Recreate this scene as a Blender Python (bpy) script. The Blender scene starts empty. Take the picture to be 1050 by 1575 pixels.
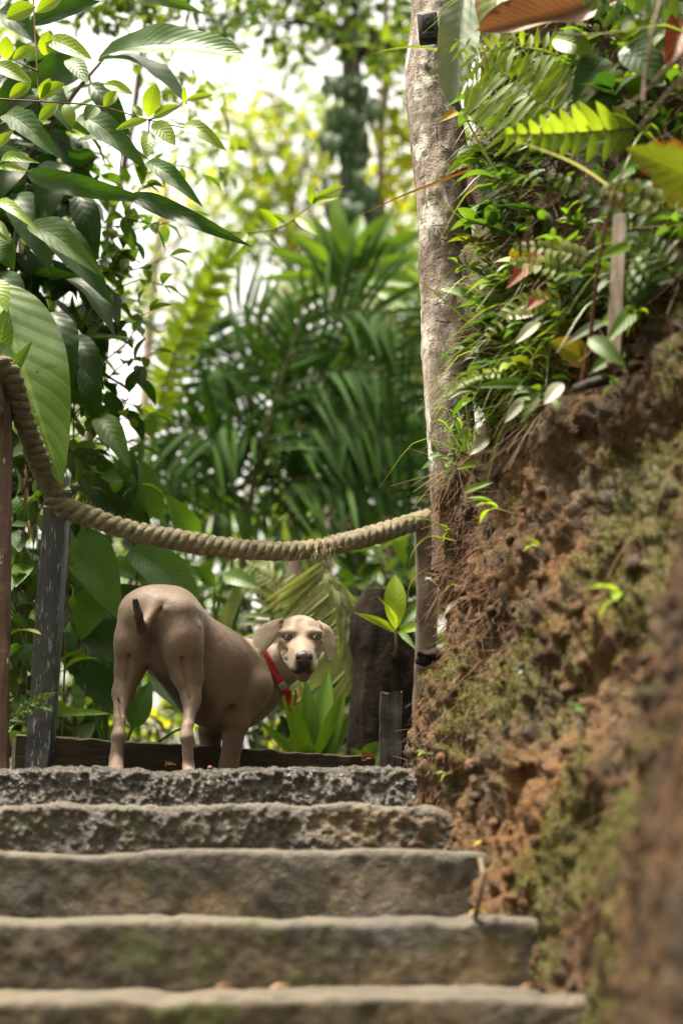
import bpy, math
import numpy as np
from mathutils import Vector
R = np.random.default_rng(11)
C = bpy.context.scene.collection
rad = math.radians

# ---------------------------------------------------------------- measuring: photo pixel + distance -> point in the place
F, CX, CY, PITCH = 2200.0, 525.0, 787.5, rad(14)
cP, sP = math.cos(PITCH), math.sin(PITCH)
def W(px, py, Y):
    u = (px - CX) / F; v = (CY - py) / F
    yc = cP - v * sP; zc = sP + v * cP
    return np.array([u * Y / yc, Y, zc * Y / yc])
def proj(P):
    P = np.asarray(P); zc = P[..., 1] * cP + P[..., 2] * sP; yv = -P[..., 1] * sP + P[..., 2] * cP
    return CX + F * P[..., 0] / zc, CY - F * yv / zc
def S(Y): return Y / F / 0.985          # metres per photo pixel at distance Y
def A(*x): return np.array(x, float)
def nrmz(v):
    v = np.asarray(v, float); return v / (np.linalg.norm(v, axis=-1, keepdims=True) + 1e-12)
def U(a, b): return float(R.uniform(a, b))

# ---------------------------------------------------------------- numpy noise
def _h(i, j, k):
    n = (i.astype(np.int64) * 374761393 + j.astype(np.int64) * 668265263 + k.astype(np.int64) * 2147483647) & 0xffffffff
    n = ((n ^ (n >> 13)) * 1274126177) & 0xffffffff
    n = ((n ^ (n >> 16)) * 2246822519) & 0xffffffff
    return ((n ^ (n >> 15)) & 0xffff) / 65535.0
def vnoise(p):
    p = np.asarray(p, float); f = np.floor(p); t = p - f; t = t * t * (3 - 2 * t); i, j, k = [f[..., a].astype(np.int64) for a in range(3)]
    r = 0
    for a in (0, 1):
        wa = t[..., 0] if a else 1 - t[..., 0]
        for b in (0, 1):
            wb = t[..., 1] if b else 1 - t[..., 1]
            for c in (0, 1):
                wc = t[..., 2] if c else 1 - t[..., 2]
                r = r + wa * wb * wc * _h(i + a, j + b, k + c)
    return r * 2 - 1
def fbm(p, o=4, g=.5):
    r = 0; a = 1; s = 1
    for q in range(o):
        r = r + a * vnoise(np.asarray(p) * s + 17.3 * q); a *= g; s *= 2.03
    return r

# ---------------------------------------------------------------- mesh collector
ORG = {}
class MB:
    def __init__(s): s.V = []; s.Q = []; s.T3 = []; s.UV = []; s.T = []; s.n = 0
    def add(s, V, Q=None, T3=None, UV=None, tint=.5):
        V = np.asarray(V, float).reshape(-1, 3); k = len(V)
        s.V.append(V)
        if Q is not None and len(Q): s.Q.append(np.asarray(Q, int).reshape(-1, 4) + s.n)
        if T3 is not None and len(T3): s.T3.append(np.asarray(T3, int).reshape(-1, 3) + s.n)
        s.UV.append(np.zeros((k, 2)) if UV is None else np.asarray(UV, float).reshape(-1, 2))
        s.T.append(np.broadcast_to(np.asarray(tint, float), (k,)))
        s.n += k
    def build(s, name, mat, parent=None, loc=None, smooth=True, col=None, sharp=0):
        V = np.concatenate(s.V); uv = np.concatenate(s.UV); t = np.concatenate(s.T)
        Q = np.concatenate(s.Q) if s.Q else np.zeros((0, 4), int); T3 = np.concatenate(s.T3) if s.T3 else np.zeros((0, 3), int)
        if parent is not None: org = ORG[parent.name]
        elif loc is not None: org = np.asarray(loc, float)
        else: org = np.zeros(3)
        me = bpy.data.meshes.new(name)
        lv = np.concatenate([Q.ravel(), T3.ravel()]).astype(np.int32)
        nq, nt = len(Q), len(T3)
        me.vertices.add(len(V)); me.vertices.foreach_set('co', (V - org).astype(np.float32).ravel())
        me.loops.add(len(lv)); me.loops.foreach_set('vertex_index', lv)
        me.polygons.add(nq + nt)
        ls = np.concatenate([np.arange(nq) * 4, nq * 4 + np.arange(nt) * 3]).astype(np.int32)
        me.polygons.foreach_set('loop_start', ls)
        me.polygons.foreach_set('use_smooth', np.full(nq + nt, smooth))
        ul = me.uv_layers.new(name='UVMap'); ul.data.foreach_set('uv', uv[lv].astype(np.float32).ravel())
        at = me.attributes.new('tint', 'FLOAT', 'POINT'); at.data.foreach_set('value', t.astype(np.float32))
        if col is not None:
            ca = me.attributes.new('col', 'FLOAT_COLOR', 'POINT'); ca.data.foreach_set('color', col.astype(np.float32).ravel())
        me.update(calc_edges=True); me.validate()
        me.materials.append(mat)
        if sharp: me.set_sharp_from_angle(angle=rad(sharp))
        o = bpy.data.objects.new(name, me); C.objects.link(o)
        if parent is not None: o.parent = parent
        else: o.location = org
        ORG[o.name] = org
        return o
def tag(o, label=None, cat=None, group=None, kind=None):
    if label: o['label'] = label
    if cat: o['category'] = cat
    if group: o['group'] = group
    if kind: o['kind'] = kind
    return o
def thing(name, label, cat, loc, group=None):
    o = bpy.data.objects.new(name, None); C.objects.link(o); o.empty_display_size = .05
    o.location = [float(x) for x in loc]; ORG[o.name] = np.asarray(loc, float)
    return tag(o, label, cat, group)

# ---------------------------------------------------------------- shapes
def spline(pts, n):
    P = np.asarray(pts, float); m = len(P)
    if m == 2: return P[0] + (P[1] - P[0]) * np.linspace(0, 1, n)[:, None]
    E = np.vstack([2 * P[0] - P[1], P, 2 * P[-1] - P[-2]])
    t = np.linspace(0, m - 1, n); i = np.minimum(t.astype(int), m - 2); f = (t - i)[:, None]
    a, b, c, d = E[i], E[i + 1], E[i + 2], E[i + 3]
    return .5 * (2 * b + (c - a) * f + (2 * a - 5 * b + 4 * c - d) * f ** 2 + (3 * b - a - 3 * c + d) * f ** 3)
def frames(P):
    T = nrmz(np.gradient(P, axis=0)); up = A(0, 0, 1) if abs(T[0, 2]) < .9 else A(0, 1, 0)
    n = nrmz(np.cross(np.cross(T[0], up), T[0])); Ns = [n]
    for k in range(1, len(P)):
        n = n - T[k] * np.dot(n, T[k]); n = nrmz(n); Ns.append(n)
    N = np.array(Ns); return T, N, np.cross(T, N)
def tube(mb, P, r, ns=8, tint=.5, disp=None, cap=True):
    P = np.asarray(P, float); n = len(P); r = np.broadcast_to(np.asarray(r, float), (n,))
    T, N, B = frames(P); a = np.linspace(0, 2 * math.pi, ns, endpoint=False)
    rr = np.repeat(r[:, None], ns, 1)
    d = N[:, None] * np.cos(a)[None, :, None] + B[:, None] * np.sin(a)[None, :, None]
    V = P[:, None] + d * rr[..., None]
    if disp is not None: V = P[:, None] + d * (rr + disp(V, a))[..., None]
    i = np.arange(n - 1)[:, None] * ns; j = np.arange(ns)[None]; j2 = (j + 1) % ns
    Q = np.stack([i + j, i + j2, i + ns + j2, i + ns + j], -1).reshape(-1, 4)
    UV = np.stack(np.broadcast_arrays((a / 6.2832)[None, :], np.linspace(0, 1, n)[:, None]), -1)
    VV = V.reshape(-1, 3); T3 = []
    if cap:
        k = len(VV); VV = np.vstack([VV, P[0], P[-1]])
        UV = np.vstack([UV.reshape(-1, 2), [[0, 0], [0, 1]]])
        T3 = [(k, (q + 1) % ns, q) for q in range(ns)] + [(k + 1, (n - 1) * ns + q, (n - 1) * ns + (q + 1) % ns) for q in range(ns)]
        tint = tint if np.ndim(tint) == 0 else .5
    mb.add(VV, Q, T3, UV, tint)
def grid_faces(n, m):
    i = np.arange(n - 1)[:, None] * m; j = np.arange(m - 1)[None]
    return np.stack([i + j, i + j + 1, i + m + j + 1, i + m + j], -1).reshape(-1, 4)
PROF = {
    'ovate': lambda s: np.sin(np.pi * s ** .72) ** .85,
    'lance': lambda s: np.sin(np.pi * s ** .85) ** 1.1,
    'ellip': lambda s: np.sin(np.pi * s) ** .75,
    'obov': lambda s: np.sin(np.pi * s ** 1.5) ** .8,
    'oblong': lambda s: np.minimum(1, np.sin(np.pi * np.clip(s, 0, 1) ** .9) ** .5 * 1.02),
    'strap': lambda s: np.minimum(1, .35 + s * 4) * (1 - s ** 3.5),
    'pinna': lambda s: np.minimum(1, .78 + .8 * s) * np.clip(1 - s ** 2.4, 0, 1) ** .8,
    'blade': lambda s: (1 - s) ** .7 * np.minimum(1, .6 + s * 3),
    'heart': lambda s: np.sin(np.pi * np.clip(s + .06, 0, 1) ** .55) ** .8,
}
GF = {}
def leaf(mb, b, t, w, nrm=None, prof='ovate', n=8, m=2, arch=.1, fold=.25, wave=0., tint=None, serr=0., nser=9, twist=0., roll=0., bulge=.0):
    b = np.asarray(b, float); t = np.asarray(t, float); ax = t - b; L = np.linalg.norm(ax); d = ax / (L + 1e-9)
    if nrm is None: nrm = A(0, 0, 1)
    sd = np.cross(d, nrm); q = np.linalg.norm(sd)
    sd = sd / q if q > 1e-4 else nrmz(np.cross(d, A(1, .3, 0)))
    nn = np.cross(sd, d)
    if roll: sd, nn = sd * math.cos(roll) + nn * math.sin(roll), nn * math.cos(roll) - sd * math.sin(roll)
    s = np.linspace(0, 1, n + 1); u = np.linspace(-1, 1, 2 * m + 1)
    cen = b + d * (L * s)[:, None] + nn * (arch * L * np.sin(np.pi * s ** .85))[:, None]
    wd = .5 * w * PROF[prof](s); wd[0] = max(wd[0], .02 * w); wd[-1] = .012 * w
    if serr: wd = wd * (1 + serr * (((s * nser) % 1) - .5)); wd[-1] = .01 * w
    if twist:
        a = twist * s[:, None]; S_ = sd * np.cos(a) + nn * np.sin(a); N_ = nn * np.cos(a) - sd * np.sin(a)
    else: S_ = np.broadcast_to(sd, (n + 1, 3)); N_ = np.broadcast_to(nn, (n + 1, 3))
    off = wd[:, None] * u[None]; au = np.abs(u)[None]
    hgt = np.abs(off) * math.sin(fold) - bulge * wd[:, None] * au ** 2
    if wave:
        ph = U(0, 6); hgt = hgt + wave * w * au ** 1.5 * np.sin(s[:, None] * (nser if serr else 4.5) * 6.283 * .5 + ph + np.sign(u)[None] * 1.3) * np.sin(np.pi * s)[:, None]
    P = cen[:, None] + S_[:, None] * (off * math.cos(fold))[..., None] + N_[:, None] * hgt[..., None]
    k = (n + 1, 2 * m + 1)
    if k not in GF: GF[k] = grid_faces(*k)
    UV = np.stack(np.broadcast_arrays(.5 + .5 * u[None], s[:, None]), -1)
    mb.add(P, GF[k], None, UV, U(0, 1) if tint is None else tint)
CAM = np.zeros(3)
def leaf_px(mb, b, t, wpx, Yb, Yt=None, roll=0., face=.0, **kw):
    """a leaf between two measured points; by default it faces half to the viewer's side and half to the sky"""
    Yt = Yb if Yt is None else Yt
    B = W(b[0], b[1], Yb); T = W(t[0], t[1], Yt)
    v = nrmz(CAM - B); nr = nrmz(v * (1 - face) + A(0, 0, 1) * (.35 + face))
    leaf(mb, B, T, wpx * S((Yb + Yt) / 2), nr, roll=roll, **kw)
def leaf_cloud(mb, P, D, N, L, Wd, tint, fold=.25):
    """many small folded leaves at once (6 vertices each)"""
    k = len(P); D = nrmz(D); Sd = nrmz(np.cross(D, N)); Nn = np.cross(Sd, D)
    L = np.broadcast_to(L, (k,))[:, None]; w = np.broadcast_to(Wd, (k,))[:, None] * .5
    up = Nn * w * fold
    V = np.stack([P, P + D * L * .3 + Sd * w + up, P + D * L * .68 + Sd * w * .8 + up, P + D * L - Nn * L * .06, P + D * L * .68 - Sd * w * .8 + up, P + D * L * .3 - Sd * w + up], 1)
    i = np.arange(k)[:, None] * 6
    Q = np.concatenate([i + np.array([[0, 1, 2, 3]]), i + np.array([[0, 3, 4, 5]])])
    UV = np.tile(np.array([[.5, 0], [1, .3], [.9, .68], [.5, 1], [.1, .68], [0, .3]]), (k, 1))
    mb.add(V.reshape(-1, 3), Q, None, UV, np.repeat(np.broadcast_to(tint, (k,)), 6))
def slab(mb, B, T, wid, dep, side, nseg=14, rough=.004, lean=None, seed=0, tint=.5, topcut=0., nw=6, nd=3):
    """a sawn timber from B to T: side = width direction; rough edges, cut ends"""
    B = np.asarray(B, float); T = np.asarray(T, float); d = nrmz(T - B); sd = nrmz(side - d * np.dot(side, d)); nn = np.cross(sd, d)
    per = [(-1 + 2 * k / nw, -1) for k in range(nw)] + [(1, -1 + 2 * k / nd) for k in range(nd)] + [(1 - 2 * k / nw, 1) for k in range(nw)] + [(-1, 1 - 2 * k / nd) for k in range(nd)]
    per = np.array(per, float); per = per * (1 - .06 * (np.abs(per[:, :1] * per[:, 1:]) > .98)); npv = len(per)
    V = []
    for k in range(nseg + 1):
        s = k / nseg; c = B + (T - B) * s
        ring = c + sd * (per[:, :1] * wid / 2) + nn * (per[:, 1:] * dep / 2)
        if k == nseg and topcut: ring = ring + d * (topcut * fbm(ring * 40 + seed, 2))[:, None]
        ring = ring + rough * np.stack([fbm(ring * A(30, 30, 30) + seed + 9 * q, 3) for q in range(3)], -1)
        V.append(ring)
    V = np.array(V); i = np.arange(nseg)[:, None] * npv; j = np.arange(npv)[None]; j2 = (j + 1) % npv
    Q = np.stack([i + j, i + j2, i + npv + j2, i + npv + j], -1).reshape(-1, 4)
    VV = V.reshape(-1, 3); k = len(VV); VV = np.vstack([VV, V[0].mean(0), V[-1].mean(0)])
    T3 = [(k, (q + 1) % npv, q) for q in range(npv)] + [(k + 1, nseg * npv + q, nseg * npv + (q + 1) % npv) for q in range(npv)]
    mb.add(VV, Q, T3, None, tint)

# ---------------------------------------------------------------- materials
class NT:
    def __init__(s, name):
        s.m = bpy.data.materials.new(name); s.m.use_nodes = True; s.t = s.m.node_tree; s.t.nodes.clear()
        s.out = s.t.nodes.new('ShaderNodeOutputMaterial')
    def n(s, typ, **kw):
        nd = s.t.nodes.new('ShaderNode' + typ)
        for k, v in kw.items():
            if k[0] == '_': setattr(nd, k[1:], v)
            else:
                key = {'Fac': 'Fac'}.get(k, k.replace('__', ' '))
                sock = nd.inputs[int(key[1:])] if key[0] == 'i' and key[1:].isdigit() else nd.inputs[key]
                s.put(sock, v)
        return nd
    def put(s, sock, v):
        if isinstance(v, bpy.types.NodeSocket): s.t.links.new(v, sock)
        elif isinstance(v, bpy.types.Node): s.t.links.new(v.outputs[0], sock)
        elif isinstance(v, (tuple, list)) and len(v) == 3 and sock.type == 'RGBA': sock.default_value = (*v, 1)
        else: sock.default_value = v
    def math(s, op, a, b=0., c=None, clamp=False):
        nd = s.n('Math', _operation=op, _use_clamp=clamp); s.put(nd.inputs[0], a); s.put(nd.inputs[1], b)
        if c is not None: s.put(nd.inputs[2], c)
        return nd.outputs[0]
    def mix(s, f, a, b, bt='MIX'):
        nd = s.n('Mix', _data_type='RGBA', _blend_type=bt, _clamp_factor=True); s.put(nd.inputs[0], f); s.put(nd.inputs[6], a); s.put(nd.inputs[7], b); return nd.outputs[2]
    def ramp(s, f, stops):
        nd = s.n('ValToRGB'); s.put(nd.inputs[0], f); e = nd.color_ramp.elements
        while len(e) < len(stops): e.new(.5)
        for k, (p, c) in enumerate(stops):
            e[k].position = p; e[k].color = (*c, 1) if isinstance(c, tuple) else (c, c, c, 1)
        return nd.outputs[0]
    def sstep(s, x, a, b):
        nd = s.n('MapRange', _interpolation_type='SMOOTHSTEP'); s.put(nd.inputs[0], x); nd.inputs[1].default_value = a; nd.inputs[2].default_value = b; return nd.outputs[0]
    def noise(s, scale, detail=4., rough=.55, vec=None, dist=0., out=0):
        nd = s.n('TexNoise', Scale=scale, Detail=detail, Roughness=rough, Distortion=dist)
        if vec is not None: s.put(nd.inputs['Vector'], vec)
        return nd.outputs[out]
    def coord(s, out='Object', scale=None):
        o = s.n('TexCoord').outputs[out]
        if scale: o = s.n('Mapping', Vector=o, Scale=scale).outputs[0]
        return o
    def bump(s, h, strength=.5, dist=.01, normal=None):
        nd = s.n('Bump', Height=h, Strength=strength, Distance=dist)
        if normal is not None: s.put(nd.inputs['Normal'], normal)
        return nd.outputs[0]
    def pbr(s, col, rough=.6, spec=.4, normal=None, **kw):
        p = s.n('BsdfPrincipled'); s.put(p.inputs['Base Color'], col); s.put(p.inputs['Roughness'], rough); s.put(p.inputs['Specular IOR Level'], spec)
        if normal is not None: s.put(p.inputs['Normal'], normal)
        for k, v in kw.items(): s.put(p.inputs[k.replace('__', ' ')], v)
        return p.outputs[0]
    def done(s, sh): s.t.links.new(sh, s.out.inputs[0]); return s.m

def leaf_mat(name, dark, light, rough=.42, trans=.35, tcol=None, vein=.3, nv=9, spec=.45, spot=None, veincol=None, edge=None, simple=False, bs=.3, bd=.0025):
    k = NT(name); t = k.n('Attribute', _attribute_name='tint').outputs['Fac']
    col = k.mix(t, dark, light)
    if simple:
        p = k.pbr(col, rough, spec); tr = k.n('BsdfTranslucent', Color=k.mix(1., col, tcol or (1.7, 1.6, .6), 'MULTIPLY'))
        return k.done(k.n('MixShader', i0=trans, i1=p, i2=tr.outputs[0]).outputs[0])
    uv = k.n('SeparateXYZ', Vector=k.coord('UV')); u, v = uv.outputs[0], uv.outputs[1]
    a = k.math('ABSOLUTE', k.math('MULTIPLY_ADD', u, 2., -1.))
    mid = k.sstep(a, .10, .015)
    ph = k.math('MULTIPLY', k.math('SUBTRACT', v, k.math('MULTIPLY', a, .22)), nv * 6.283)
    sn = k.math('SINE', ph); lat = k.sstep(sn, .86, 1.)
    vm = k.math('MAXIMUM', mid, k.math('MULTIPLY', lat, .55))
    ns = k.noise(9., 3., .6, k.coord('Object'))
    col = k.mix(k.math('MULTIPLY', k.sstep(ns, .4, .72), .35), col, dark)
    vc = veincol or tuple(min(1, c * 1.6 + .02) for c in light)
    if edge: col = k.mix(k.math('MULTIPLY', k.sstep(k.math('ADD', a, k.math('MULTIPLY', k.math('SUBTRACT', ns, .5), 1.2)), .75, 1.05), .9), col, edge)
    if spot: col = k.mix(k.sstep(k.noise(16., 2., .5, k.coord('Object')), .62, .70), col, spot)
    col = k.mix(k.math('MULTIPLY', vm, vein * .55), col, vc)
    hb = k.math('ADD', k.math('MULTIPLY', sn, -.35), k.math('MULTIPLY', mid, -1.))
    hb = k.math('ADD', hb, k.math('MULTIPLY', ns, .8))
    nb = k.bump(hb, bs, bd)
    p = k.pbr(col, k.math('MULTIPLY_ADD', ns, .25, rough - .12), spec, nb)
    tr = k.n('BsdfTranslucent', Color=k.mix(1., col, tcol or (1.7, 1.6, .6), 'MULTIPLY'), Normal=nb)
    return k.done(k.n('MixShader', i0=trans, i1=p, i2=tr.outputs[0]).outputs[0])

def flat_mat(name, c1, c2, scale=30., rough=.7, spec=.3, bump=.4, bd=.004, stretch=None, metal=0.):
    k = NT(name); co = k.coord('Object', stretch) if stretch else k.coord('Object')
    f = k.noise(scale, 5., .6, co); col = k.mix(k.sstep(f, .3, .7), c1, c2)
    return k.done(k.pbr(col, rough, spec, k.bump(f, bump, bd), Metallic=metal))
M = {}
M['shrub_dark'] = leaf_mat('dark_glossy_leaf', (.011, .032, .006), (.03, .072, .012), .48, .3, vein=.2, nv=8, spec=.28, tcol=(2.6, 2.6, .9))
M['shrub_mid'] = leaf_mat('mid_green_leaf', (.045, .10, .012), (.085, .165, .02), .46, .36)
M['bright'] = leaf_mat('bright_young_leaf', (.13, .21, .014), (.21, .30, .025), .42, .45, tcol=(1.6, 1.5, .5), vein=.2)
M['grey_leaf'] = leaf_mat('grey_green_leaf', (.10, .13, .085), (.19, .225, .165), .6, .14, nv=10, vein=.3, spec=.2)
M['sheen_leaf'] = leaf_mat('sheen_green_leaf', (.03, .078, .010), (.085, .155, .024), .5, .34, nv=10, vein=.3, spec=.28)
M['big_light'] = leaf_mat('large_light_leaf', (.075, .15, .02), (.085, .165, .014), .5, .4, nv=10, vein=1.1, bs=.35, bd=.005, veincol=(.22, .33, .07), spot=(.06, .10, .012))
M['heli'] = leaf_mat('ribbed_broad_leaf', (.04, .10, .012), (.085, .175, .018), .42, .4, nv=16, vein=.22)
M['palm'] = leaf_mat('palm_leaflet', (.012, .034, .005), (.036, .085, .009), .7, .34, spec=.08, vein=.1, nv=2)
M['palm_pale'] = leaf_mat('pale_palm_leaflet', (.18, .22, .095), (.27, .30, .15), .6, spec=.2, trans= .35, vein=.2, nv=2, spot=(.22, .15, .09))
M['strap'] = leaf_mat('strap_leaf', (.06, .125, .012), (.11, .195, .02), .5, .4, spec=.25, vein=.25, nv=1)
M['fern'] = leaf_mat('fern_pinna', (.13, .2, .018), (.2, .28, .03), .48, .45, vein=.3, nv=10)
M['fern_dark'] = leaf_mat('dark_fern_pinna', (.05, .105, .018), (.1, .17, .025), .48, .4, vein=.2, nv=12)
M['dead_leaf'] = leaf_mat('brown_dead_leaf', (.10, .048, .024), (.20, .105, .058), .55, .2, tcol=(1.4, 1.1, .7), nv=22, vein=.5, veincol=(.30, .18, .10), edge=(.07, .028, .012), spot=(.06, .03, .018))
M['red_leaf'] = leaf_mat('red_old_leaf', (.14, .03, .010), (.22, .06, .014), .5, .35, tcol=(1.7, 1., .5), nv=9)
M['yellow'] = leaf_mat('yellow_leaf', (.17, .17, .02), (.34, .27, .035), .55, .25, tcol=(1.4, 1.2, .5), edge=(.3, .12, .02))
M['browned'] = leaf_mat('green_leaf_with_brown_edge', (.10, .14, .014), (.16, .20, .02), .55, .28, edge=(.16, .04, .012), spot=(.14, .07, .02))
M['pale'] = leaf_mat('pale_leaf_underside', (.24, .26, .19), (.34, .35, .27), .45, .25, nv=10)
M['straw'] = leaf_mat('dry_grass', (.11, .05, .022), (.33, .23, .13), .7, .3, tcol=(1.3, 1.1, .8), simple=True)
M['grass'] = leaf_mat('grass_blade', (.08, .14, .025), (.2, .27, .055), .45, .4, simple=True)
M['c_yellow'] = leaf_mat('yellow_green_canopy_leaf', (.14, .185, .012), (.29, .29, .022), .6, .5, spec=.15, simple=True)
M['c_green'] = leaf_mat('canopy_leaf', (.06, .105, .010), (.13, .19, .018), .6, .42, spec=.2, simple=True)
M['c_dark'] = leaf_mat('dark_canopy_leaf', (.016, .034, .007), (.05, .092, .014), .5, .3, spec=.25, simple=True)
M['twig'] = flat_mat('green_twig', (.09, .09, .03), (.14, .12, .05), 60)
M['woody'] = flat_mat('woody_stem', (.07, .045, .028), (.15, .1, .07), 60)
M['redstem'] = flat_mat('red_brown_stem', (.1, .035, .02), (.16, .07, .04), 60)
M['dark_bark'] = flat_mat('dark_bark', (.018, .014, .011), (.05, .04, .032), 18, .85, .2, .8, .03)
M['pink_bark'] = flat_mat('pale_pink_bark', (.2, .14, .11), (.36, .28, .24), 12, .85, .2, .5, .02)
# ================================================================ SETTING
sc = bpy.context.scene
wd = bpy.data.worlds.new('World'); sc.world = wd; wd.use_nodes = True
SUN_EL, SUN_AZ = rad(75), rad(258)      # azimuth from +Y, clockwise: from the left, a little beyond the dog
nt = wd.node_tree; bg = nt.nodes['Background']
sky = nt.nodes.new('ShaderNodeTexSky'); sky.sky_type = 'NISHITA'; sky.sun_disc = False
sky.sun_elevation = SUN_EL; sky.sun_rotation = SUN_AZ; sky.air_density = 1.2; sky.dust_density = 6.; sky.ozone_density = 1.
hs = nt.nodes.new('ShaderNodeHueSaturation'); hs.inputs['Saturation'].default_value = .10
nt.links.new(sky.outputs[0], hs.inputs['Color']); wm = nt.nodes.new('ShaderNodeMix'); wm.data_type = 'RGBA'; wm.blend_type = 'MULTIPLY'; wm.inputs[0].default_value = 1; wm.inputs[7].default_value = (1.06, 1, .89, 1)
nt.links.new(hs.outputs[0], wm.inputs[6]); nt.links.new(wm.outputs[2], bg.inputs[0]); bg.inputs[1].default_value = .12
sl = bpy.data.lights.new('sun', 'SUN'); sl.energy = 4.0; sl.angle = rad(9); sl.color = (1, .9, .75)
so = bpy.data.objects.new('sun', sl); C.objects.link(so)
sd_ = A(math.sin(SUN_AZ) * math.cos(SUN_EL), math.cos(SUN_AZ) * math.cos(SUN_EL), math.sin(SUN_EL))
so.rotation_euler = Vector(sd_).to_track_quat('Z', 'Y').to_euler(); so.location = Vector(sd_ * 30)
cd = bpy.data.cameras.new('camera'); co_ = bpy.data.objects.new('camera', cd); C.objects.link(co_); sc.camera = co_
cd.sensor_fit = 'VERTICAL'; cd.sensor_height = 36; cd.lens = 36 * F / 1575; cd.clip_start = .05; cd.clip_end = 400
co_.rotation_euler = (rad(90) + PITCH, 0, 0)
cd.dof.use_dof = True; cd.dof.focus_distance = 5.0; cd.dof.aperture_fstop = 1.15; cd.dof.aperture_blades = 0
sc.view_settings.view_transform = 'Standard'; sc.view_settings.look = 'None'; sc.view_settings.exposure = 2.12
sc.cycles.max_bounces = 8; sc.cycles.diffuse_bounces = 3; sc.cycles.glossy_bounces = 2; sc.cycles.transmission_bounces = 4
sc.cycles.use_denoising = True; sc.cycles.sample_clamp_indirect = 6

# ---------------------------------------------------------------- stairs
LIPS = [(4.50, W(300, 1180, 4.50)[2], .225), (4.20, W(300, 1238, 4.20)[2], .30), (3.90, W(300, 1308, 3.90)[2], .40), (3.60, W(300, 1416, 3.60)[2], .53), (3.30, W(300, 1534, 3.30)[2], .62)]
z_ = LIPS[-1][1]
for q in range(1, 6): LIPS.append((3.30 - .31 * q, z_ - .16 * q, .62))
def step_mat():
    k = NT('wet_mossy_concrete'); P = k.coord('Object'); t = k.n('Attribute', _attribute_name='tint').outputs['Fac']   # tint = wetness
    fine = k.noise(80., 6., .7, P); mid = k.noise(13., 6., .65, P); big = k.noise(3.0, 5., .65, P, .8)
    col = k.ramp(mid, [(.30, (.017, .013, .0075)), (.46, (.042, .032, .018)), (.60, (.068, .052, .029)), (.75, (.105, .083, .050))])
    col = k.mix(k.math('MULTIPLY', k.sstep(big, .48, .58), .8), col, (.078, .056, .027))
    col = k.mix(k.math('MULTIPLY', k.sstep(k.noise(4.5, 5., .65, k.coord('Object', (1, 1, 1.2))), .54, .64), .85), col, (.042, .05, .008))
    col = k.mix(k.math('MULTIPLY', k.sstep(k.noise(2.1, 6., .72, k.coord('Object', (2.4, 1, .6))), .52, .62), .5), col, (.032, .025, .016))
    uv = k.n('SeparateXYZ', Vector=k.coord('UV')); mo = k.math('ADD', uv.outputs[0], k.math('MULTIPLY', k.math('SUBTRACT', mid, .5), 1.6)); sn = k.math('SUBTRACT', uv.outputs[1], .5)
    col = k.mix(k.math('MULTIPLY', k.sstep(sn, .08, .4), k.sstep(k.math('ADD', big, k.math('MULTIPLY', mid, .6)), .6, .85)), col, (.15, .10, .044))
    col = k.mix(k.math('MULTIPLY', k.sstep(k.math('ADD', sn, k.math('MULTIPLY', k.math('SUBTRACT', mid, .5), .5)), -.1, -.35), .9), col, (.02, .011, .008))
    col = k.mix(k.math('MULTIPLY', k.sstep(mo, .35, .75), .85), col, k.mix(fine, (.02, .03, .004), (.075, .085, .012)))
    nz = k.n('SeparateXYZ', Vector=k.n('NewGeometry').outputs['Normal']).outputs[2]
    worn = k.math('MULTIPLY', k.sstep(k.math('ADD', nz, k.math('MULTIPLY', k.math('SUBTRACT', mid, .5), .9)), .45, .95), .55)
    col = k.mix(worn, col, (.085, .074, .058))
    col = k.mix(k.math('MULTIPLY', t, .75), col, k.mix(k.sstep(mid, .4, .7), (.02, .015, .010), (.06, .046, .032)))
    h = k.math('ADD', fine, k.math('MULTIPLY', k.noise(34., 5., .7, P), 1.2)); nb = k.bump(h, k.math('MULTIPLY_ADD', t, .65, .35), .011)
    rg = k.math('ADD', k.math('MULTIPLY_ADD', t, -.48, .76), k.math('MULTIPLY', k.math('SUBTRACT', mid, .5), .5), clamp=True)
    return k.done(k.pbr(col, rg, k.math('MULTIPLY_ADD', t, .35, .3), nb))
M['step'] = step_mat()
# where the photo shows moss ('m'), dark run marks (-) and bare tan render (+): step, px, py, radii
MARKS = [(3, 225, 1465, 70, 45, 'm'), (3, 320, 1480, 45, 40, 'm'), (3, 425, 1440, 30, 14, 'm'), (2, 240, 1335, 40, 22, 'm'), (2, 235, 1365, 22, 30, 'm'), (3, 670, 1455, 35, 25, 'm'), (4, 300, 1560, 90, 25, 'm'), (1, 40, 1270, 70, 25, 'm'), (0, 430, 1205, 60, 20, 'm'),
         (1, 165, 1262, 9, 40, -.5), (1, 175, 1290, 14, 16, -.4), (2, 60, 1350, 26, 30, -.4), (2, 62, 1390, 7, 30, -.4), (2, 470, 1345, 60, 30, -.2), (3, 330, 1450, 60, 40, -.2), (3, 500, 1445, 60, 25, -.2),
         (2, 600, 1375, 120, 40, .5), (2, 190, 1375, 60, 40, .35), (2, 330, 1390, 70, 25, .35), (3, 560, 1490, 170, 40, .5), (3, 740, 1480, 60, 40, .5), (3, 100, 1480, 60, 40, .35), (1, 560, 1275, 130, 30, .5), (4, 650, 1565, 150, 30, .4)]
stairs = thing('concrete_stairs', 'damp mossy concrete stairs with worn rounded edges climbing to the dog', 'stairs', (0, 4.2, 0))
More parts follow.
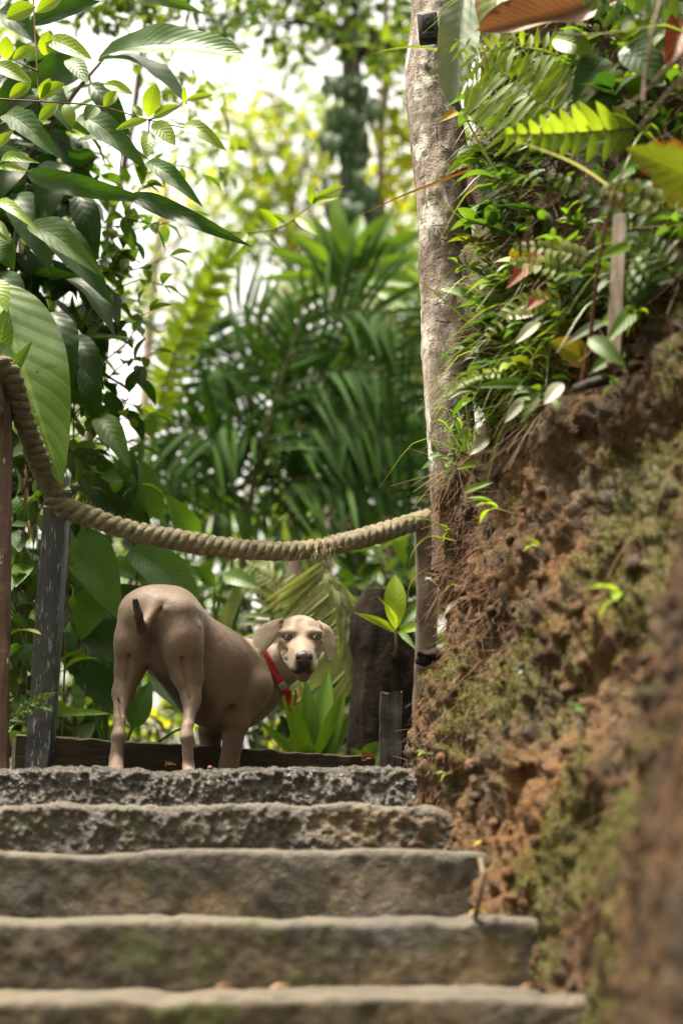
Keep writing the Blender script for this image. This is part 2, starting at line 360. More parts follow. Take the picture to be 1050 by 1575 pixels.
for i, (y0, z0, xr) in enumerate(LIPS):
    zb = LIPS[i + 1][1] - .06 if i + 1 < len(LIPS) else z0 - .3
    yb = (LIPS[i - 1][0] + .05) if i else 5.0
    fine = i < 5; nx = (620 if i < 2 else 260) if fine else 60
    X = np.linspace(-1.75, xr + .10, nx)
    r = .020; prof = [(y0, zz) for zz in np.linspace(zb, z0 - r, (46 if i < 2 else 22) if fine else 6)]
    prof += [(y0 + r - r * math.cos(a), z0 - r + r * math.sin(a)) for a in np.linspace(.15, 1.57, 9)]
    prof += [(yy, z0 - (.02 if i == 0 else .004) * (yy - y0)) for yy in np.linspace(y0 + r, yb, 24 if fine else 6)[1:]]
    prof = np.array(prof); ny = len(prof)
    G = np.zeros((nx, ny, 3)); G[..., 0] = X[:, None]; G[..., 1] = prof[None, :, 0]; G[..., 2] = prof[None, :, 1]
    G[..., 1] += (.014 * fbm(np.stack([X * 1.6, X * 0 + i * 7.7, X * 0], -1), 3))[:, None]
    G[..., 2] += ((.009 * fbm(np.stack([X * 2.3, X * 0 + i * 3.1, X * 0 + 5], -1), 4)))[:, None] * np.clip((G[..., 2] - zb) / .1, 0, 1)
    G[..., 2] -= ((.016 * np.clip(fbm(np.stack([X * 7, X * 0 + i * 9.1, X * 0 + 2], -1), 3) - .3, 0, 1)))[:, None] * np.clip((G[..., 2] - z0 + .06) / .06, 0, 1)
    nd = fbm(G * 16 + i * 5, 3) * (.006 if i < 2 else .0032) + fbm(G * 55 + i, 3) * (.003 if i < 2 else .0014) + (fbm(G * 75 + i, 3) * (.0038, .0020)[i] if i < 2 else 0)
    nrm_ = np.zeros_like(prof); tg = np.gradient(prof, axis=0); nrm_[:, 0] = -tg[:, 1]; nrm_[:, 1] = tg[:, 0]; nrm_ = nrmz(nrm_)
    G[..., 1] += nd * nrm_[None, :, 0]; G[..., 2] += nd * nrm_[None, :, 1]
    if i < 3:                                            # the right-hand corner is worn round
        e = np.clip((X - (xr - .06)) / .12, 0, 1) ** 2; G[..., 2] -= (.05 * e)[:, None] * np.clip((G[..., 2] - zb) / .15, 0, 1)
    wetb = [1., .6, .18, .12, .1][i] if fine else 0
    wet = np.clip(wetb + (.35 * fbm(G * 2.2 + 40, 3) - (.5 * np.clip(G[..., 0] + .55, 0, 2) if i == 1 else 0)), 0, 1) if wetb > .08 else np.full(G.shape[:2], wetb)
    gpx, gpy = proj(G); gu = np.zeros(G.shape[:2]); gv = np.full(G.shape[:2], .5)
    for (si, x, y, rx, ry, a) in MARKS:
        if si == i:
            w_ = np.exp(-((gpx - x) / rx) ** 2 - ((gpy - y) / ry) ** 2)
            if a == 'm': gu = np.maximum(gu, w_ * .8)
            else: gv = gv + a * w_
    mb = MB(); mb.add(G, grid_faces(nx, ny)[:, ::-1], None, np.stack([gu, np.clip(gv, 0, 1)], -1), wet.ravel()); mb.build('step', M['step'], stairs)

# ---------------------------------------------------------------- ground behind and around
def ground_z(X, Y):
    z = np.where(Y > 4.9, .20 + .015 * (Y - 4.9), .02 + (Y - 4.9) * .52)
    return np.maximum(z, -2.2) + np.where(X < -1.2, 0, 0)
k = NT('leaf_litter_soil'); f = k.noise(7., 6., .65, k.coord('Object')); f2 = k.noise(40., 4., .6, k.coord('Object'))
M['ground'] = k.done(k.pbr(k.mix(k.sstep(f2, .45, .65), k.ramp(f, [(.3, (.025, .022, .012)), (.55, (.05, .045, .02)), (.75, (.09, .06, .03))]), (.03, .05, .012)), .9, .2, k.bump(f2, .8, .03)))
xs = np.concatenate([np.linspace(-60, -6, 12), np.linspace(-5.5, 5.5, 60), np.linspace(6, 60, 12)])
ys = np.concatenate([np.linspace(-40, 0, 9), np.linspace(.3, 4.85, 14), np.linspace(4.9, 12, 50), np.linspace(13, 80, 16)])
Gx, Gy = np.meshgrid(xs, ys, indexing='ij'); Gz = ground_z(Gx, Gy)
Gz = Gz + .03 * fbm(np.stack([Gx * 3, Gy * 3, Gx * 0], -1), 3) * (Gy > 5.6) + np.where(Gy > 9, .02 * (Gy - 9), 0)
mb = MB(); mb.add(np.stack([Gx, Gy, Gz], -1), grid_faces(len(xs), len(ys)))
tag(mb.build('ground', M['ground']), 'dark leaf-littered soil under the plants', kind='structure')
# small landing of packed earth behind the top step
nx, ny = 60, 34; X, Y = np.meshgrid(np.linspace(-1.7, .2, nx), np.linspace(4.9, 5.9, ny), indexing='ij')
Z = .288 - .16 * np.clip((Y - 4.78) / .6, 0, 1) + .006 * fbm(np.stack([X * 20, Y * 20, X * 0], -1), 3)
mb = MB(); mb.add(np.stack([X, Y, Z], -1), grid_faces(nx, ny)); tag(mb.build('path', M['ground']), 'packed earth landing behind the top step', kind='structure')

# ---------------------------------------------------------------- earth bank
PATH = np.array([(.95, -2), (.80, -.5), (.68, .9), (.60, 1.7), (.58, 2.3), (.62, 2.8), (.645, 3.25), (.555, 3.6), (.42, 3.9), (.30, 4.2), (.215, 4.5), (.20, 4.68), (.24, 4.84), (.38, 5.0), (.8, 5.2), (1.8, 5.5), (4, 6)], float)
fin = spline(np.c_[PATH, np.zeros(len(PATH))], 4000)[:, :2]
dl = np.r_[0, np.cumsum(np.linalg.norm(np.diff(fin, axis=0), axis=1))]
dens = np.where((fin[:, 1] > 1.6) & (fin[:, 0] < .9), 1 / .011, 1 / .08)
cum = np.r_[0, np.cumsum(dens[1:] * np.diff(dl))]; NS = int(cum[-1])
ii = np.interp(np.linspace(0, cum[-1], NS), cum, np.arange(4000)); bp = np.stack([np.interp(ii, np.arange(4000), fin[:, q]) for q in (0, 1)], -1)
tg = nrmz(np.gradient(bp, axis=0)); bn = np.stack([-tg[:, 1], tg[:, 0]], -1)           # points to the stairs
zz = np.concatenate([np.linspace(-1.6, -.5, 14), np.arange(-.48, 1.75, .011), np.arange(1.78, 3.4, .03), [3.5, 3.65, 3.8]])
lean = np.where(zz < 1.2, .25 * (zz - .25), .2375 + .05 * (zz - 1.2)) + np.clip(zz - 3.35, 0, 9) * 3.
NZ = len(zz); B0 = np.zeros((NS, NZ, 3))
B0[..., :2] = bp[:, None] - bn[:, None] * lean[None, :, None]; B0[..., 2] = zz[None]
Nb = np.zeros((NS, NZ, 3)); Nb[..., :2] = bn[:, None]; Nb[..., 2] = .25
Nb = nrmz(Nb)
far = np.clip((B0[..., 1] - .9) / 1.6, .35, 1)
le = .38 * np.clip(zz[None] - .85, 0, 2.6) * np.clip((4.0 - bp[:, 1:2]) / 1.2, 0, 1.3); B0[..., :2] -= bn[:, None] * le[..., None]
dsp = .065 * fbm(B0 * 2.6, 3) + .040 * fbm(B0 * A(7, 7, 3.0) + 9, 3) + .012 * fbm(B0 * 75, 2) + .026 * (.5 - np.abs(fbm(B0 * A(13, 13, 8) + 3, 3))) + .015 * fbm(B0 * 36, 3) - .07 * np.clip(fbm(B0 * A(6, 6, 4.5) + 31, 2) - .35, 0, 1)
ovh = .05 * np.exp(-((B0[..., 2] - 1.22 - .08 * vnoise(B0 * A(3, 3, 0))) / .12) ** 2) - .05 * np.exp(-((B0[..., 2] - 1.42) / .16) ** 2)
BK = B0 + Nb * ((dsp + ovh) * far)[..., None]
rd = nrmz(np.cross(np.gradient(BK, axis=1), np.gradient(BK, axis=0))); rd *= np.sign((rd * Nb).sum(-1).mean())
BKN = rd
mossf = 1.15 * fbm(B0 * 2.0 + 50, 3) + .55 * fbm(B0 * 8 + 3, 3) + .5 * rd[..., 2]              # where moss grows
def bank_mat():
    k = NT('brown_earth'); P = k.coord('Object'); t = k.n('Attribute', _attribute_name='tint').outputs['Fac']; V3 = k.coord('Object', (1, 1, .45))
    a = k.noise(5., 6., .7, P, .5); b = k.noise(30., 6., .72, V3); c = k.noise(120., 4., .65, P); d = k.noise(1.5, 4., .6, P); e = k.noise(11., 5., .65, V3, .4)
    col = k.ramp(b, [(.28, (.022, .014, .007)), (.44, (.062, .038, .019)), (.58, (.14, .08, .033)), (.80, (.29, .185, .085))])
    col = k.mix(k.math('MULTIPLY', k.sstep(a, .47, .60), .7), col, (.045, .033, .018))
    col = k.mix(k.math('MULTIPLY', k.sstep(d, .5, .62), .55), col, k.mix(c, (.15, .072, .024), (.30, .16, .058)))
    col = k.mix(k.math('MULTIPLY', k.sstep(e, .55, .63), .6), col, (.13, .105, .05))
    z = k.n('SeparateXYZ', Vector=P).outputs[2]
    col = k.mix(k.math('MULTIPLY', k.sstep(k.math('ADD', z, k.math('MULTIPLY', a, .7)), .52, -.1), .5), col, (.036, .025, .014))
    v = k.n('TexVoronoi', Vector=P, Scale=22.); peb = k.math('MULTIPLY', k.sstep(v.outputs['Distance'], .16, .06), k.sstep(e, .5, .6))
    col = k.mix(k.math('MULTIPLY', peb, .4), col, (.36, .30, .25))
    ms = k.sstep(k.math('ADD', t, k.math('MULTIPLY', k.math('SUBTRACT', b, .5), 1.3)), .5, .92)
    col = k.mix(k.math('MULTIPLY', ms, .8), col, k.mix(b, (.035, .04, .005), (.13, .125, .02)))
    col = k.mix(1., col, (.84, .74, .54), 'MULTIPLY'); wetm = k.sstep(k.noise(2.6, 3., .5, P), .5, .62)
    nb = k.bump(k.math('ADD', k.math('ADD', b, e), k.math('MULTIPLY', c, .6)), 1., .03)
    return k.done(k.pbr(col, k.math('MULTIPLY_ADD', wetm, -.4, .85), .35, nb))
M['bank'] = bank_mat()
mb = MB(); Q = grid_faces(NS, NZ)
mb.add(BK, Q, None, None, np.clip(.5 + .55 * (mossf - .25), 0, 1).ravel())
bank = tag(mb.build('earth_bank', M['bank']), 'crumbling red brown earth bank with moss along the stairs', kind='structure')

def bank_px(px, py, off=0.):
    """the point of the bank seen at a photo pixel (nearest to the viewer)"""
    u = (px - CX) / F; v = (CY - py) / F; d = nrmz(A(u, cP - v * sP, sP + v * cP))
    Pd = BK @ d; ds = np.linalg.norm(BK - Pd[..., None] * d, axis=-1); ds = np.where((Pd > .8) & (ds < .013 + .012 * (B0[..., 2] > 1.7)), Pd, 1e9)
    q = np.unravel_index(np.argmin(ds), ds.shape)
    if ds[q] > 1e8:
        q = np.unravel_index(np.argmin(np.linalg.norm(BK - Pd[..., None] * d, axis=-1) + (Pd < .8) * 9), ds.shape)
    return BK[q] + BKN[q] * off, BKN[q]
fb = BK.reshape(-1, 3); fbn = BKN.reshape(-1, 3); fm = mossf.ravel()
bpx, bpy_ = proj(fb); inview = (fb[:, 1] > 1.2) & (bpx > 540) & (bpx < 1130) & (bpy_ > -80) & (bpy_ < 1640) & (fb[:, 0] < 1.6) & (fb[:, 1] < 5.1)
# boundary between bare soil and the overgrown part, in metres above the eye, by distance
def soil_top(Y): return np.interp(Y, [1.5, 2.4, 3.0, 3.6, 4.2, 4.7], [.75, .98, 1.10, 1.20, 1.27, 1.36])
edge_y = np.interp(bpx, [600, 715, 735, 880, 960, 1050, 1130], [760, 715, 690, 605, 545, 440, 380]) + 14 * vnoise(fb * 4); low = inview & (bpy_ > edge_y); high = inview & ~low & (fb[:, 2] < 3.3)

# root fibres, moss and crumbs: nobody could count them
def strands(idx, lmin, lmax, r, down=.8, out=.5):
    mb = MB(); k = len(idx); P = fb[idx]; N = fbn[idx]
    D = nrmz(N * out + A(0, 0, -down) + R.normal(0, .5, (k, 3))); L = R.uniform(lmin, lmax, k)[:, None]
    bend = R.normal(0, .3, (k, 3)) * L; V = []; sd = nrmz(np.cross(D, R.normal(0, 1, (k, 3)))); s2 = np.cross(D, sd)
    for s in (0, .33, .66, 1.):
        c = P - N * .01 + D * L * s + bend * s * s + A(0, 0, -.25) * L * s * s
        w = r * (1 - .6 * s); V += [c + sd * w, c - sd * w * .5 + s2 * w * .87, c - sd * w * .5 - s2 * w * .87]
    V = np.stack(V, 1).reshape(-1, 3); i = np.arange(k)[:, None] * 12; Q = []
    for g in range(3):
        for j in range(3):
            j2 = (j + 1) % 3; Q.append(i + np.array([[g * 3 + j, g * 3 + j2, g * 3 + 3 + j2, g * 3 + 3 + j]]))
    mb.add(V, np.concatenate(Q), None, None, np.repeat(R.uniform(0, 1, k), 12)); return mb
M['root'] = leaf_mat('root_fibre', (.07, .028, .014), (.24, .12, .06), .8, .05, simple=True)
cand = np.where(low & (fb[:, 1] > 3.2))[0]; wgt = (np.clip(fb[cand, 1] - 3.2, 0, 1.3) + .12) * (.5 + (fbm(fb[cand] * 4 + 7, 2) > 0)); wgt /= wgt.sum()
tag(strands(R.choice(cand, 4200, p=wgt), .015, .07, .0011).build('root_fibres', M['root']), 'fine red brown root fibres hanging from the bank', 'roots', kind='stuff')
cand = np.where(low & (bpx > 655) & (bpx < 775) & (bpy_ > 735) & (bpy_ < 1030))[0]
tag(strands(R.choice(cand, 3000), .02, .085, .0012, .9, .7).build('root_mass', M['root']), 'dark matted fibrous roots on the bank below the pale trunk', 'roots', kind='stuff')
cand = np.where(low & (fb[:, 1] < 3.5))[0]
tag(strands(R.choice(cand, 900), .03, .16, .0017, 1.6, .35).build('hanging_roots', M['root']), 'thin roots and stems hanging on the near part of the bank', 'roots', kind='stuff')
cand = np.where(low & (fm > .5))[0]
k = 44000; idx = R.choice(cand, k); D = nrmz(fbn[idx] + A(0, 0, .5) + R.normal(0, .6, (k, 3)))
mb = MB(); leaf_cloud(mb, fb[idx] - fbn[idx] * .002, D, R.normal(0, 1, (k, 3)), R.uniform(.005, .014, k), R.uniform(.002, .0045, k), R.uniform(0, 1, k))
M['moss'] = leaf_mat('moss', (.035, .045, .006), (.13, .14, .018), .7, .3, simple=True)
tag(mb.build('moss', M['moss']), 'yellow green moss on the earth bank', 'moss', kind='stuff')
# clods and pebbles stuck in the face
mb = MB(); cand = np.where(low)[0]
ph = np.linspace(0, math.pi, 6); th = np.linspace(0, 2 * math.pi, 9)
for q in R.choice(cand, 380):
    r = U(.006, .022); sph = np.stack([np.outer(np.sin(ph), np.cos(th)), np.outer(np.sin(ph), np.sin(th)), np.outer(np.cos(ph), np.ones(9))], -1)
    V = sph * r * A(U(.7, 1.3), U(.7, 1.3), U(.6, 1.1)) * (1 + .35 * vnoise(sph * 1.8 + U(0, 50)))[..., None]
    mb.add(V + fb[q], grid_faces(6, 9)[:, ::-1], None, None, U(0, .5))
tag(mb.build('clods', M['bank']), 'small clods and pebbles stuck in the bank', 'clods', kind='stuff')

# ---------------------------------------------------------------- the pale tree at the end of the bank
def trunk_mat():
    k = NT('pale_mottled_bark'); P = k.coord('Object'); St = k.coord('Object', (1, 1, .35))
    a = k.noise(7., 6., .65, St, .4); b = k.noise(34., 5., .7, St); c = k.noise(110., 4., .6, P)
    col = k.ramp(a, [(.30, (.075, .055, .042)), (.45, (.17, .13, .10)), (.55, (.29, .245, .205)), (.66, (.47, .43, .38))])
    col = k.mix(k.math('MULTIPLY', k.sstep(b, .5, .66), .75), col, (.085, .058, .045))
    col = k.mix(k.sstep(k.noise(15., 4., .6, k.coord('Object', (1, 1, .5))), .58, .64), col, (.52, .49, .45))
    st = k.noise(16., 4., .6, k.coord('Object', (1, 1, 3.5))); cr = k.n('TexVoronoi', Vector=k.coord('Object', (1, 1, 1.8)), Scale=30., _feature='DISTANCE_TO_EDGE')
    ck = k.math('MULTIPLY', k.sstep(st, .60, .68), .9); col = k.mix(k.math('MULTIPLY', ck, .8), col, (.03, .02, .016))
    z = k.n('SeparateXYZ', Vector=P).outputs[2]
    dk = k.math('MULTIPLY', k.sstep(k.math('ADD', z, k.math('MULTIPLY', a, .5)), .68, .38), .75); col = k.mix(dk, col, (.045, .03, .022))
    return k.done(k.pbr(col, .8, .25, k.bump(k.math('ADD', k.math('ADD', b, k.math('MULTIPLY', c, .5)), k.math('MULTIPLY', ck, -1.2)), .9, .012)))
M['trunk'] = trunk_mat()
TY = 4.78
tp = [W(702, 880, TY), W(700, 760, TY), W(690, 560, TY), W(684, 420, TY), W(678, 280, TY), W(668, 150, TY), W(672, 0, TY), W(676, -160, TY), W(664, -420, TY), W(640, -800, TY)]
P = spline(tp, 260); tr = np.interp(np.linspace(0, 1, 260), [0, .1, .3, .55, 1], [.088, .085, .094, .104, .085])
tree = thing('pale_tree', 'pale mottled tree trunk at the end of the bank with the black box on it', 'tree', tp[0])
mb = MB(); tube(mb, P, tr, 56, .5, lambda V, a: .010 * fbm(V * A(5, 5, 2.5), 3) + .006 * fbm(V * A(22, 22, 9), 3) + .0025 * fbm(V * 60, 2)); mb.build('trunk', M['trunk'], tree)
def trunk_at(py, side):
    k = np.argmin(np.abs(proj(P)[1] - py)); return P[k], tr[k]
# short black nicks and wires on its bark
for (x0, y0, x1, y1) in [(668, 212, 669, 236), (674, 245, 700, 252), (672, 383, 705, 392), (668, 506, 716, 512), (664, 645, 722, 628), (672, 745, 720, 738)]:
    p = []
    for s in np.linspace(0, 1, 7):
        x = x0 + (x1 - x0) * s; y = y0 + (y1 - y0) * s + (3 * math.sin(s * 5) if x1 - x0 > 20 else 0)
        c, r = trunk_at(y, 0); w = W(x, y, TY); dx = np.clip((w[0] - c[0]) / (r + .004), -1, 1); p.append(A(w[0], c[1] - (r + .006) * math.sqrt(1 - dx * dx), w[2]))
    mb = MB(); tube(mb, p, .0022, 5); mb.build('bark_nick' if x1 - x0 < 40 else 'wire', M['dark_bark'], tree)
# crown above the frame, its limbs
for q in range(5):
    e = W(640, -640 - 40 * q, TY) + A(U(-.9, .9), U(-.3, 1.3), U(.3, 1.1)); mb = MB(); tube(mb, spline([P[235 + q * 4], (P[240] + e) / 2 + A(0, 0, .1), e], 8), np.linspace(.035, .01, 8), 7); mb.build('limb', M['trunk'], tree)
mb = MB(); k = 500; Pc = P[-1] + R.normal(0, 1, (k, 3)) * A(.7, .7, .35) + A(.2, .6, .5)
leaf_cloud(mb, Pc, R.normal(0, 1, (k, 3)) + A(0, 0, -.4), A(0, 0, 1) + R.normal(0, .4, (k, 3)), R.uniform(.09, .16, k), .06, R.uniform(0, 1, k)); mb.build('crown', M['c_green'], tree)

# black sensor box
k = NT('black_plastic'); M['blackbox'] = k.done(k.pbr((.008, .008, .009), .55, .3))
k = NT('dark_lens'); M['lens'] = k.done(k.pbr((.004, .004, .005), .35, .3))
k = NT('grey_metal'); M['metal'] = k.done(k.pbr((.35, .35, .36), .35, .5, Metallic=.8))
c = W(658, 44, TY - .16); box = thing('sensor_box', 'small black plastic sensor box strapped high on the pale trunk', 'sensor', c)
def rbox(mb, c, ax, ay, az, sx, sy, sz, r=.15):
    bv = bpy.data.meshes.new('t'); import bmesh; bm = bmesh.new(); bmesh.ops.create_cube(bm, size=1)
    for v in bm.verts: v.co = (v.co.x * sx, v.co.y * sy, v.co.z * sz)
    bmesh.ops.bevel(bm, geom=bm.edges[:], offset=min(sx, sy, sz) * r, segments=3, affect='EDGES', profile=.5)
    bmesh.ops.triangulate(bm, faces=bm.faces[:]); bm.verts.index_update()
    V = np.array([v.co[:] for v in bm.verts]); T3 = [[v.index for v in f.verts] for f in bm.faces]; bm.free(); bpy.data.meshes.remove(bv)
    mb.add(c + V[:, :1] * ax + V[:, 1:2] * ay + V[:, 2:] * az, None, T3)
ax = nrmz(A(1, -.12, .05)); az = nrmz(A(-.12, -.05, 1)); ay = nrmz(np.cross(az, ax)); az = np.cross(ax, ay)
mb = MB(); rbox(mb, c, ax, ay, az, .072, .05, .108); mb.build('body', M['blackbox'], box)
mb = MB(); rbox(mb, c - ay * .0255 + az * .012, ax, ay, az, .042, .006, .062, .3); mb.build('face_plate', M['lens'], box)
mb = MB(); a = np.linspace(0, 2 * math.pi, 25); tube(mb, [c - ay * .030 + az * .016 + ax * .012 * math.cos(q) + az * .012 * math.sin(q) for q in a], .0012, 6); mb.build('lens_ring', M['blackbox'], box)
mb = MB(); rbox(mb, c - ay * .0255 - az * .034, ax, ay, az, .036, .003, .003, .3); mb.build('seam', M['lens'], box)
mb = MB(); tube(mb, [c + ay * .02 + ax * .03, c + ay * .06 + ax * .05], .012, 10); mb.build('bracket', M['blackbox'], box)
c2 = W(694, 13, TY - .13); mb = MB(); rbox(mb, c2, ax, ay, az, .022, .012, .05, .2)
tag(mb.build('metal_plate', M['metal'], loc=c2), 'small grey metal plate on the trunk beside the black box', 'plate')

# ---------------------------------------------------------------- posts, board, rope
def wood(name, cols, scale=(22, 22, 2.2), rough=.7, flecks=None, spec=.3, bd=.008):
    k = NT(name); P = k.coord('Object'); g = k.noise(1., 6., .65, k.coord('Object', scale), .6); f = k.noise(30., 4., .6, P)
    col = k.ramp(g, [(.3, cols[0]), (.55, cols[1]), (.75, cols[2])])
    if flecks: col = k.mix(k.sstep(k.noise(1., 3., .6, k.coord('Object', flecks[1])), flecks[2], flecks[2] + .04), col, flecks[0])
    return k.done(k.pbr(col, k.math('MULTIPLY_ADD', f, .3, rough - .15), spec, k.bump(k.math('ADD', g, k.math('MULTIPLY', f, .4)), .7, bd)))
M['brown_post'] = wood('red_brown_weathered_wood', [(.03, .017, .012), (.085, .046, .032), (.14, .085, .06)], flecks=((.42, .38, .32), (40, 40, 12), .67))
M['black_post'] = wood('wet_black_wood', [(.008, .008, .009), (.016, .016, .017), (.042, .042, .045)], rough=.42, spec=.45, flecks=((.13, .13, .135), (90, 90, 16), .60))
M['board'] = wood('dark_brown_board', [(.02, .015, .009), (.055, .04, .024), (.09, .07, .042)], scale=(2.5, 2.5, 26))
M['char'] = wood('charred_wood', [(.006, .004, .003), (.015, .010, .007), (.04, .024, .015)], scale=(16, 16, 3), rough=.85, spec=.1, bd=.02)
M['stake_grey'] = wood('grey_brown_stake', [(.012, .010, .009), (.03, .026, .023), (.055, .05, .045)], scale=(30, 30, 3))
M['lumber'] = wood('pale_sawn_lumber', [(.12, .09, .065), (.19, .15, .115), (.24, .20, .16)], scale=(24, 24, 2))
M['postbark'] = flat_mat('grey_brown_post_bark', (.06, .042, .032), (.24, .19, .15), 12, .8, .2, .8, .015, (1, 1, .5))
mb = MB(); b = W(-6, 1235, 4.66); t = W(2, 566, 4.66); slab(mb, b, t, .078, .07, A(1, .1, 0), 30, .004, seed=1, topcut=.004)
tag(mb.build('rope_post', M['brown_post'], loc=b, sharp=32), 'red brown wooden post with pale flecks at the left edge', 'post')
mb = MB(); b = W(58, 1215, 4.98); t = W(88, 782, 4.98); slab(mb, b, t, .094, .05, nrmz(A(1, -.25, 0)), 30, .003, seed=5, topcut=.003)
tag(mb.build('rope_post', M['black_post'], loc=b, sharp=32), 'black wet square-sawn post leaning right under the rope', 'post')
mb = MB(); b = W(650, 1130, 5.55); t = W(655, 806, 5.55); tube(mb, spline([b, (b + t) / 2 + A(.006, 0, 0), t], 50), .043, 22, .5, lambda V, a: .006 * fbm(V * A(14, 14, 5), 3)); 
tag(mb.build('rope_post', M['postbark'], loc=b), 'round grey barked post behind the pale tree holding the rope end', 'post')
mb = MB(); b = W(22, 1152, 4.97) + A(0, 0, -.02); t = W(590, 1192, 5.75); slab(mb, A(b[0], b[1], .35), A(t[0], t[1], .33), .20, .035, A(0, 0, 1), 60, .005, seed=8)
tag(mb.build('edging_board', M['board'], loc=b, sharp=32), 'dark weathered board on edge behind the dog at the top of the stairs', 'board')
mb = MB(); b = W(599, 1215, 4.86); t = W(601, 1068, 4.86); slab(mb, b, t, .074, .03, A(1, .05, 0), 18, .003, seed=12, topcut=.012)
tag(mb.build('short_stake', M['stake_grey'], loc=b, sharp=32), 'short flat grey wooden stake beside the top step at the foot of the bank', 'stake')
mb = MB(); b0, t0 = W(592, 1225, 5.9), W(590, 912, 5.9); PP = spline([b0, W(592, 1130, 5.9), W(594, 1030, 5.9), W(584, 960, 5.9), t0], 60)
tube(mb, PP, np.interp(np.linspace(0, 1, 60), [0, .3, .65, .85, 1], [.165, .152, .135, .118, .105]), 44, .5, lambda V, a: .010 * fbm(V * A(12, 12, 2), 4) + .007 * fbm(V * A(30, 30, 8), 3) - .02 * np.clip(vnoise(V * A(16, 16, 0)), 0, 1) * (V[..., 2] > t0[2] - .1))
stump = tag(mb.build('burnt_stump', M['char'], loc=b0), 'broad blackened tree stump behind the short stake and the young plant', 'stump')
mb = MB(); b = W(944, 560, 3.62); t = W(955, 332, 3.62); slab(mb, b, t, .041, .03, nrmz(A(1, -.5, 0)), 16, .0015, seed=15)
tag(mb.build('wooden_stake', M['lumber'], loc=b, sharp=32), 'pale sawn wooden stake standing among the plants on the bank', 'stake')

def rope_mat():
    k = NT('coir_rope'); t = k.n('Attribute', _attribute_name='tint').outputs['Fac']; P = k.coord('Object')
    f = k.noise(55., 5., .7, P); g = k.noise(6., 3., .6, P)
    col = k.ramp(f, [(.28, (.34, .28, .17)), (.5, (.62, .54, .37)), (.75, (.76, .70, .53))])
    col = k.mix(k.math('MULTIPLY', k.sstep(g, .5, .68), .35), col, (.15, .13, .06))
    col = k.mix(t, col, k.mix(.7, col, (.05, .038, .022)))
    uv = k.coord('UV', (1., 1., 1.)); w = k.n('TexWave', Vector=uv, Scale=60., Distortion=3., Detail=2.)
    return k.done(k.pbr(col, .9, .15, k.bump(k.math('ADD', f, k.math('MULTIPLY', w.outputs[1], .3)), 1., .012)))
M['rope'] = rope_mat()
M['fibre'] = leaf_mat('rope_fibre', (.3, .24, .14), (.55, .47, .31), .8, .2, simple=True)
rp = None; rpa = [W(-14, 640, 4.58), W(-12, 585, 4.58), W(0, 561, 4.57), W(20, 588, 4.62), W(36, 642, 4.70), W(54, 694, 4.80), W(74, 740, 4.89), W(89, 771, 4.925)]
rpb = [W(95, 780, 4.93), W(114, 786, 4.935), W(135, 793, 4.95), W(194, 814, 5.0), W(259, 828, 5.06), W(324, 839, 5.12), W(389, 846, 5.18), W(453, 847, 5.25), W(518, 837, 5.34), W(583, 820, 5.44), W(640, 802, 5.50), W(662, 799, 5.53), W(676, 812, 5.60), W(674, 850, 5.66)]
RP = np.vstack([spline(rpa, 270), spline(rpb, 630)]); dl = np.r_[0, np.cumsum(np.linalg.norm(np.diff(RP, axis=0), axis=1))]
T_, N_, B_ = frames(RP)
rope = thing('rope_rail', 'thick twisted coir rope sagging between the posts as a handrail', 'rope', RP[300])
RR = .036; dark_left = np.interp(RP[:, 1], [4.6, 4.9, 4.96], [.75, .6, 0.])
for q in range(3):
    ang = 2 * math.pi * (q / 3 - dl / .100); r0 = RR * .56
    RV = (1 + .10 * fbm(np.stack([dl * 9, dl * 0 + 3, dl * 0], -1), 3)); r0 = RR * .56 * RV; ang = ang + .5 * fbm(np.stack([dl * 5, dl * 0, dl * 0 + 7], -1), 2)
    Pq = RP + N_ * (np.cos(ang) * r0)[:, None] + B_ * (np.sin(ang) * r0)[:, None]
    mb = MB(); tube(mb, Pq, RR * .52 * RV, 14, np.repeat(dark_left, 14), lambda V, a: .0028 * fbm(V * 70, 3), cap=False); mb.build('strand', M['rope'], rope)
mb = MB(); k = 1500; i = R.integers(60, 860, k); a = R.uniform(0, 6.28, k); d = N_[i] * np.cos(a)[:, None] + B_[i] * np.sin(a)[:, None]
leaf_cloud(mb, RP[i] + d * RR * .92, d + T_[i] * R.normal(0, 1.2, (k, 1)) + R.normal(0, .4, (k, 3)), R.normal(0, 1, (k, 3)), R.uniform(.008, .024, k), .0011, R.uniform(0, 1, k))
tag(mb.build('loose_fibres', M['fibre'], rope), kind='stuff')
mb = MB()
for (px, n_) in [(482, 14), (494, 22), (505, 12), (462, 9), (514, 6), (440, 4)]:
    c = RP[np.argmin(np.abs(proj(RP)[0] - px))]
    for j in range(n_):
        p0 = c + A(U(-.015, .015), -.03 + U(-.006, .006), U(-.02, .02)); L = U(.02, .075)
        tube(mb, [p0, p0 + A(U(-.01, .01), -.008, -L * .5), p0 + A(U(-.015, .015), U(-.01, .01), -L)], .0014, 4, U(.3, 1))
mb.build('frayed_end', M['fibre'], rope)
mb = MB()                                              # dark wrapping where the rope is lashed to the black post
c = RP[np.argmin(np.abs(proj(RP)[0] - 90))]
tube(mb, [c + A(.045 * math.cos(q), .03 * math.sin(q), -.02 + .004 * q) for q in np.linspace(0, 12.5, 60)], .006, 6); mb.build('lashing', M['rope'], rope)
